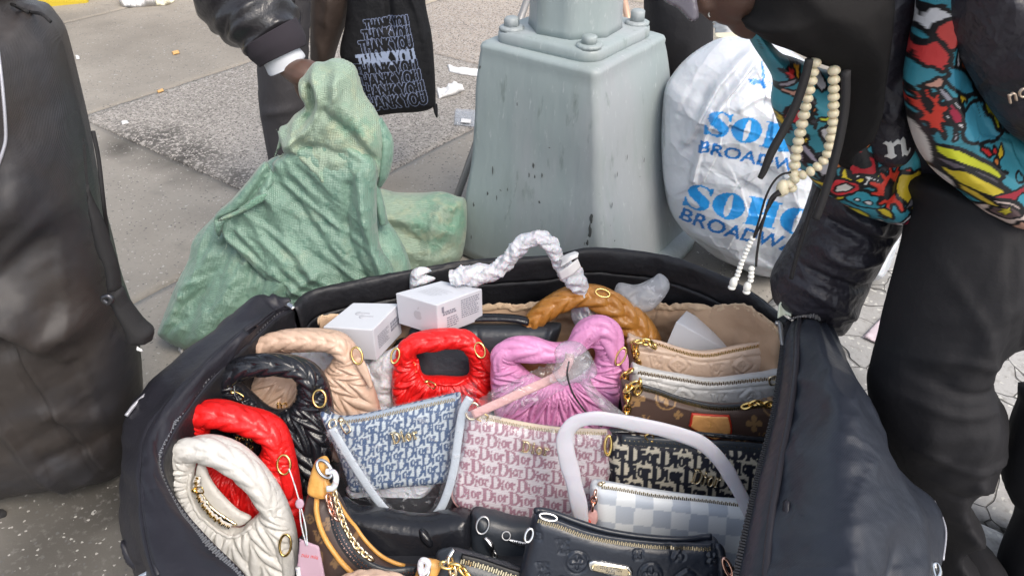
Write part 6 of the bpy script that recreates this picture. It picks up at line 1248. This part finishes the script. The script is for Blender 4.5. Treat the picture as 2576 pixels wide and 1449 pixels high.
ring('strap_ring', q9, (834, 1158), 14, 24, -.7, .05, M['silver'], tj, .003); tube('clip', [q9.at(x, y, .055) for x, y in [(840, 1162), (858, 1164), (864, 1180), (858, 1200), (842, 1204)]], .005, M['tissue'], tj)
chain(q9, [(856, 1204), (866, 1250), (884, 1300), (915, 1350), (955, 1384)], M['palegold'], tj, .048, .012, .0017); chain(q9, [(842, 1232), (850, 1262), (862, 1276)], M['rosegold'], tj, .045, .013, .0018)
# second brown bag at the bottom edge
q10 = Pl(1200, 1430, Y=.79, lean=30)
tk = thing('handbag', 'brown handbag with a pale gold zip and honey tab at the bottom edge', 'handbag', q10.at(1200, 1449))
_, pfk = puff('body', q10, [(1090, 1410), (1120, 1380), (1170, 1384), (1230, 1402), (1300, 1424), (1330, 1450), (1330, 1560), (1080, 1560)], LM['slate'], tk, T=.03, R=.03, back=1, step=.003)
zipper(pfk, [(1160, 1394), (1200, 1404), (1250, 1420), (1310, 1440)], M['palegold'], tk, M['mono'], w=.008, tw=.012, e=.002, pitch=.0040)
puff('honey_tab', q10, [(1064, 1396), (1082, 1384), (1112, 1392), (1112, 1412), (1100, 1440), (1096, 1480), (1040, 1480), (1044, 1440)], M['veg'], tk, T=.010, R=.012, back=1, step=.0022, lift=.03)
tube('clip', [q10.at(x, y, .055) for x, y in [(1068, 1380), (1074, 1372), (1086, 1378), (1082, 1396), (1070, 1402)]], .005, M['tissue'], tk, closed=True)
ring('strap_ring', q10, (1076, 1400), 12, 16, .2, .05, M['silver'], tk, .0025); tube('toggle_bar', [q10.at(1148, 1350, .05), q10.at(1118, 1394, .05)], .0035, M['silver'], tk, n=1)
chain(q10, [(1130, 1384), (1160, 1390), (1178, 1410), (1186, 1449)], M['gold'], tk, .055, .017, .0022); chain(q10, [(1140, 1380), (1146, 1410), (1140, 1449)], M['palegold'], tk, .05, .017, .0022)
q11 = Pl(950, 1449, Y=.74, lean=20)
tl_ = thing('handbag', 'rippled top of a beige quilted handbag peeping up at the bottom edge', 'handbag', q11.at(950, 1460), 'quilted hobo handbags in the suitcase')
tube('handle', [q11.at(x, y, .01) for x, y in [(860, 1480), (890, 1458), (940, 1452), (1000, 1462), (1040, 1485)]], .018, LM['beige'], tl_, nseg=30, n=14, mod=braid(6, 1, .16))
puff('body', q11, [(860, 1480), (1040, 1480), (1060, 1600), (840, 1600)], LM['beige'], tl_, T=.02, R=.02, step=.004)

# dark bags wedged between the others
def darkbag(label, pl, out, m, T=.03, folds=(), **k):
    t = thing('handbag', label, 'handbag', pl.at(*out[0])); _, pf = puff('body', pl, out, m, t, T=T, R=.03, back=1, step=.004, disp=lambda a, b, d: .003 * wrinkle(a * 8, b * 8, 3), folds=folds); return t, pf
s1, f1 = darkbag('slate black leather flap handbag behind the middle red one', Pl(1300, 870, Y=1.27, lean=30), [(1030, 830), (1100, 815), (1205, 812), (1300, 812), (1400, 810), (1412, 822), (1405, 850), (1385, 900), (1380, 960), (1200, 980), (1040, 960)], LM['slate'], .03, [([(1200, 816), (1210, 900)], -.004, .003), ([(1388, 815), (1372, 880)], .006, .005)])
tube('rolled_handle', [f1.pl.at(x, y, .02) for x, y in [(1150, 800), (1220, 796), (1290, 798), (1330, 806)]], .012, LM['black'], s1, flat=.6)
s2_, f2 = darkbag('smooth black leather handbag showing below the blue pouch', Pl(1040, 1350, Y=.885, lean=35), [(850, 1260), (900, 1270), (960, 1276), (1060, 1290), (1140, 1278), (1180, 1280), (1196, 1310), (1192, 1400), (1180, 1460), (1100, 1520), (900, 1500)], LM['black'], .04)
puff('flap_loop', f2.pl, [(1060, 1318), (1072, 1312), (1090, 1330), (1096, 1352), (1084, 1358), (1066, 1342)], LM['black'], s2_, T=.008, R=.008, lift=.04, step=.003)
s3_, f3 = darkbag('black leather handbag with silver clasps below the pink pouch', Pl(1260, 1370, Y=.87, lean=30), [(1185, 1290), (1230, 1280), (1290, 1296), (1350, 1306), (1380, 1330), (1380, 1480), (1250, 1520), (1190, 1460)], LM['slate'], .03)
ring('clasp', f3.pl, (1216, 1302), 15, 20, .3, .034, M['steel'], s3_, .0022); ring('strap_ring', f3.pl, (1274, 1328), 10, 9, .1, .034, M['steel'], s3_, .0018)
tube('lobster_clasp', [f3.pl.at(x, y, .045) for x, y in [(1222, 1326), (1236, 1344), (1240, 1362)]], [.003, .006, .003], M['silver'], s3_)
chain(f3.pl, [(1240, 1360), (1248, 1380), (1260, 1402), (1274, 1424)], M['steel'], s3_, .038, .012, .0016)
puff('top_zip', f3.pl, [(1276, 1336), (1290, 1336), (1340, 1350), (1340, 1362), (1290, 1350)], M['silver'], s3_, T=.003, R=.003, step=.0016, lift=.032, disp=lambda a, b, d: .001 * np.sin(a * 2200))
s4_, f4 = darkbag('plain black fabric bag seen through the middle red handbag', Pl(1110, 950, Y=1.25, lean=20), [(990, 870), (1060, 850), (1180, 850), (1230, 880), (1235, 1040), (1000, 1040)], M['hood'], .02)
s5_, f5 = darkbag('black handbag lying under the red and white ones', Pl(600, 1300, Y=.99, lean=30), [(470, 1160), (560, 1120), (700, 1160), (830, 1200), (860, 1300), (860, 1500), (560, 1440), (480, 1300)], LM['black'], .03)
s6_, f6 = darkbag('brown handbag interior seen through the pink handle', Pl(1400, 930, Y=1.21, lean=20), [(1290, 890), (1380, 870), (1500, 860), (1520, 960), (1440, 1010), (1320, 1000)], leather('dark_tan_leather', (.22, .09, .03)), .02)

# paper tag on the red bag
M['tagp'] = mat('pink_card_tag', (.50, .34, .42), .5)
pq = Pl(805, 1400, Y=.80, lean=28)
tagt = thing('paper_tag', 'pink card tag on a white string hanging from the left red handbag', 'tag', pq.at(800, 1449))
_, pft2 = puff('card', pq, [(766, 1334), (766, 1334), (814, 1352), (814, 1352), (834, 1452), (834, 1452), (774, 1442), (774, 1442), (758, 1410), (758, 1410)], M['tagp'], tagt, T=.001, R=.002, step=.0025, n=1, lift=.03)
relief('tag_lettering', pft2, place_segs(text_segs('miu miu'), pq, (771, 1378), (811, 1384), 10), M['rededge'], tagt, step=.0008, h=.0003, lift=.0003)
tube('string', [pq.at(x, y, .034) for x, y in [(742, 1160), (754, 1195), (766, 1235)]], .0012, M['tissue'], tagt, nseg=6); tube('string', [pq.at(x, y, .034) for x, y in [(768, 1258), (772, 1300), (785, 1348)]], .0012, M['tissue'], tagt, nseg=6); tube('string', [pq.at(x, y, .034) for x, y in [(772, 1258), (782, 1300), (787, 1348)]], .0012, M['tissue'], tagt, nseg=6)
puff('seal_disc', pq, [(768 + 11 * math.cos(t), 1246 + 13 * math.sin(t)) for t in np.linspace(0, 6.28, 10, endpoint=False)], M['tagp'], tagt, T=.002, R=.003, step=.0015, lift=.034)
tube('string_lock', [pq.at(764, 1400, .036), pq.at(768, 1430, .036)], .004, M['tissue'], tagt)

# ================================================================ WHITE BOXES
M['boxw'] = mat('white_box_card', (.58, .60, .65), .30, spec=.5, coat=.2); M['ink'] = mat('grey_print', (.22, .23, .28), .6); M['greyprint'] = mat('silver_grey_print', (.45, .46, .50), .4)
def box8(name, P, parent, m, bev=.002):
    o = mk(name, P, [[0, 1, 2, 3], [4, 7, 6, 5], [0, 4, 5, 1], [1, 5, 6, 2], [2, 6, 7, 3], [3, 7, 4, 0]], m, parent, smooth_=False)
    b = o.modifiers.new('bevel', 'BEVEL'); b.width = bev; b.segments = 2; return o
def face_bars(name, A, B, C, bars, m, parent, n_):
    """flat print: rectangles given in fractions of the face A->B (across), A->C (down)"""
    V, Fc = [], []
    for u0, v0, u1, v1 in bars:
        k = len(V)
        for u, v in ((u0, v0), (u0, v1), (u1, v1), (u1, v0)): V.append(A + (B - A) * u + (C - A) * v + n_ * .0006)
        Fc.append([k, k + 1, k + 2, k + 3])
    return mk(name, V, Fc, m, parent, smooth_=False)
def lines(r, u0, u1, v0, v1, n, fill=.5, gap=.12):
    out = []; 
    for i in range(n):
        v = v0 + (v1 - v0) * i / n; u = u0; e = u1 - r.uniform(0, .25) * (u1 - u0)
        while u < e:
            w = r.uniform(.02, .07); out.append((u, v, min(u + w, e), v + (v1 - v0) / n * fill)); u += w + .012
    return out
def fruit(A, B, C, cu, cv, s, m, parent, n_, asp):
    pts = []
    for i in range(36):
        t = 2 * math.pi * i / 36; r = 1 + .10 * math.cos(2 * t) - .13 * math.exp(-((t - math.pi / 2) / .25) ** 2) - .06 * math.exp(-((t - 1.5 * math.pi) / .25) ** 2)
        x, y = r * math.cos(t) * .92, r * math.sin(t)
        if math.hypot(x - 1.15, y - .12) < .48: a = math.atan2(y - .12, x - 1.15); x, y = 1.15 + .48 * math.cos(a), .12 + .48 * math.sin(a)
        pts.append((x, y))
    V = [A + (B - A) * (cu + x * s * asp) + (C - A) * (cv - y * s) + n_ * .0006 for x, y in pts]; Fc = [[i, (i + 1) % 36, 36] for i in range(36)]; V.append(A + (B - A) * (cu - .1 * s) + (C - A) * cv + n_ * .0006)
    k = len(V); lf = [(0, 1.15), (.1, 1.5), (.45, 1.75), (.38, 1.35)]
    for x, y in lf: V.append(A + (B - A) * (cu + x * s * asp) + (C - A) * (cv - y * s) + n_ * .0006)
    Fc.append([k, k + 1, k + 2, k + 3]); mk('emblem', V, Fc, m, parent, smooth_=False)
def wbox(label, topc, z, hgt, group='white product boxes in the suitcase'):
    T_ = [G(x, y, z) for x, y in topc]            # left, back, right, front
    Bm = [p - [0, 0, hgt] for p in T_]; t = thing('white_box', label, 'box', sum(Bm) / 4, group); box8('carton', T_ + Bm, t, M['boxw']); return t, T_, Bm
rb = random.Random(3)
tA, TA, BA = wbox('white box with small earbuds picture on its lid, left of the other box', [(812, 822), (888, 761), (1004, 763), (938, 830)], .262, .078)
nr = np.cross(BA[2] - TA[3], TA[2] - TA[3]); nr = nr / np.linalg.norm(nr); nr = nr if nr @ (CAM - TA[3]) > 0 else -nr
face_bars('label_print', TA[3], TA[2], BA[3], lines(rb, .12, .55, .30, .75, 9) + lines(rb, .60, .95, .30, .62, 3, .8), M['ink'], tA, nr)
for cx, cy in ((903, 789), (912, 797)):
    P = G(cx, cy, .2625); V, Fc = ball_mesh(P, .007, 10, 6, (1.1, .8, .2)); mk('earbud_print', V, Fc, M['greyprint'], tA); V, Fc = box_mesh(P + [.012, .001, 0], [np.array([1., -.05, 0]), np.array([.05, 1, 0]), np.array([0, 0, 1.])], (.010, .0018, .0006)); mk('earbud_print', V, Fc, M['greyprint'], tA, smooth_=False)
tB, TB, BB = wbox('white box printed with a grey fruit emblem and small text, upper of the two together', [(995, 737), (1110, 706), (1213, 726), (1098, 768)], .30, .078)
for A_, B_, C_, kind in ((TB[0], TB[3], BB[0], 0), (TB[3], TB[2], BB[3], 1)):
    nn = np.cross(B_ - A_, C_ - A_); nn /= np.linalg.norm(nn); nn = nn if nn @ (CAM - A_) > 0 else -nn
    if kind == 0: fruit(A_, B_, C_, .52, .5, .16, M['greyprint'], tB, nn, .62)
    else: face_bars('label_print', A_, B_, C_, lines(rb, .12, .45, .28, .42, 2, .8) + lines(rb, .20, .45, .5, .85, 5) + lines(rb, .52, .95, .12, .72, 9) + [(.10, .12, .15, .3)], M['ink'], tB, nn)
face_bars('top_print', TB[0], TB[3], TB[1], lines(rb, .2, .7, .3, .7, 7, .3), M['greyprint'], tB, np.array([0, 0, 1.]))
tC = thing('white_box', 'white box wedged tilted against the cardboard at the back right', 'box', Yp(1770, 900, 1.27), 'white product boxes in the suitcase')
PC = [Yp(1701, 809, 1.25), Yp(1727, 781, 1.33), Yp(1892, 869, 1.33), Yp(1846, 890, 1.25)]; dv = Yp(1668, 885, 1.235) - PC[0]; PC2 = [p + dv * 1.2 for p in PC]
box8('carton', PC + PC2, tC, M['boxw']); nC = np.cross(PC[3] - PC[0], PC[1] - PC[0]); nC /= np.linalg.norm(nC); nC = nC if nC @ (CAM - PC[0]) > 0 else -nC
fruit(PC[0], PC[1], PC[3], .5, .48, .09, M['greyprint'], tC, nC, 2.2)

# ================================================================ TISSUE AND FILM LYING AMONG THE BAGS
def crumple(name, label, pl, out, m, cat, T=.03, amp=.014, s=14, seed=1, **k):
    t, _ = puff(name, pl, out, m, None, T=T, R=.04, back=.8, step=.0045, disp=lambda a, b, d: amp * .6 * wrinkle(a * s, b * s, seed) + amp * .9 * facet(a * s * 2, b * s * 2, seed), **k); return tag(t, label, cat)
crumple('tissue_paper', 'white tissue paper behind the hole of the beige handbag', Pl(840, 950, Y=1.22, lean=35), [(660, 890), (740, 876), (860, 878), (920, 890), (990, 930), (1000, 1010), (985, 1060), (900, 1080), (760, 1000), (680, 950)], M['tissue'], 'tissue paper', seed=3)
crumple('tissue_paper', 'bluish white tissue crammed between beige and middle red handbags', Pl(965, 960, Y=1.21, lean=20), [(930, 900), (980, 880), (1020, 860), (1010, 920), (996, 1000), (980, 1060), (940, 1060), (930, 980)], M['tissue'], 'tissue paper', seed=6)
crumple('plastic_bag', 'crumpled clear plastic bag lying against the back rim of the suitcase', Pl(1615, 745, Y=1.33, lean=25), [(1545, 742), (1556, 712), (1600, 716), (1640, 700), (1660, 688), (1682, 706), (1680, 735), (1640, 780), (1590, 785), (1560, 772)], M['film3'], 'plastic bag', .03, .02, 18, 4)
crumple('tissue_paper', 'small crumpled white tissue standing left of the twisted white wrap', Pl(1055, 705, Y=1.36, lean=5), [(1030, 728), (1032, 690), (1046, 674), (1070, 672), (1086, 682), (1072, 690), (1096, 700), (1080, 712), (1050, 722), (1036, 732)], M['tissue'], 'tissue paper', .02, .010, 26, 5)
tw_ = thing('wrapped_handle', 'bag handle twisted in white tissue arching over the suitcase rim', 'wrapped handle', Yp(1300, 760, 1.30))
tp = [(1132, 698), (1180, 694), (1240, 684), (1282, 650), (1310, 618), (1352, 598), (1386, 616), (1400, 648), (1420, 676), (1446, 700), (1466, 740), (1482, 790)]
tube('twisted_wrap', [Yp(x, y, 1.30) for x, y in tp], [.017, .021, .019, .016, .016, .016, .015, .014, .019, .022, .016, .012], M['tissue'], tw_, nseg=40, n=20, mod=lambda t, ph: 1 + .34 * np.abs(np.sin(1.5 * ph + t * 38)) * (0.4 + .6 * math.sin(t * 14) ** 2) - .18 + .28 * facet(t * 30 + 0 * ph, ph * 1.3, 3))
surf('paper_end', [[Yp(1408, 672, 1.27), Yp(1430, 660, 1.265), Yp(1452, 645, 1.27)], [Yp(1412, 656, 1.28), Yp(1432, 646, 1.27), Yp(1455, 636, 1.28)], [Yp(1404, 652, 1.29), Yp(1424, 640, 1.29), Yp(1446, 632, 1.29)]], M['paper'], tw_)
surf('paper_band', [[Yp(1412, 706, 1.265), Yp(1440, 692, 1.26), Yp(1462, 672, 1.27)], [Yp(1404, 686, 1.265), Yp(1430, 670, 1.26), Yp(1454, 652, 1.27)]], M['paper'], tw_)
tube('tissue_tail', [Yp(1466, 762, 1.33), Yp(1470, 790, 1.32), Yp(1474, 820, 1.31)], [.02, .024, .018], M['tissue'], tw_, nseg=24, n=10, mod=lambda t, ph: 1 + .2 * np.abs(np.sin(2.5 * ph)))
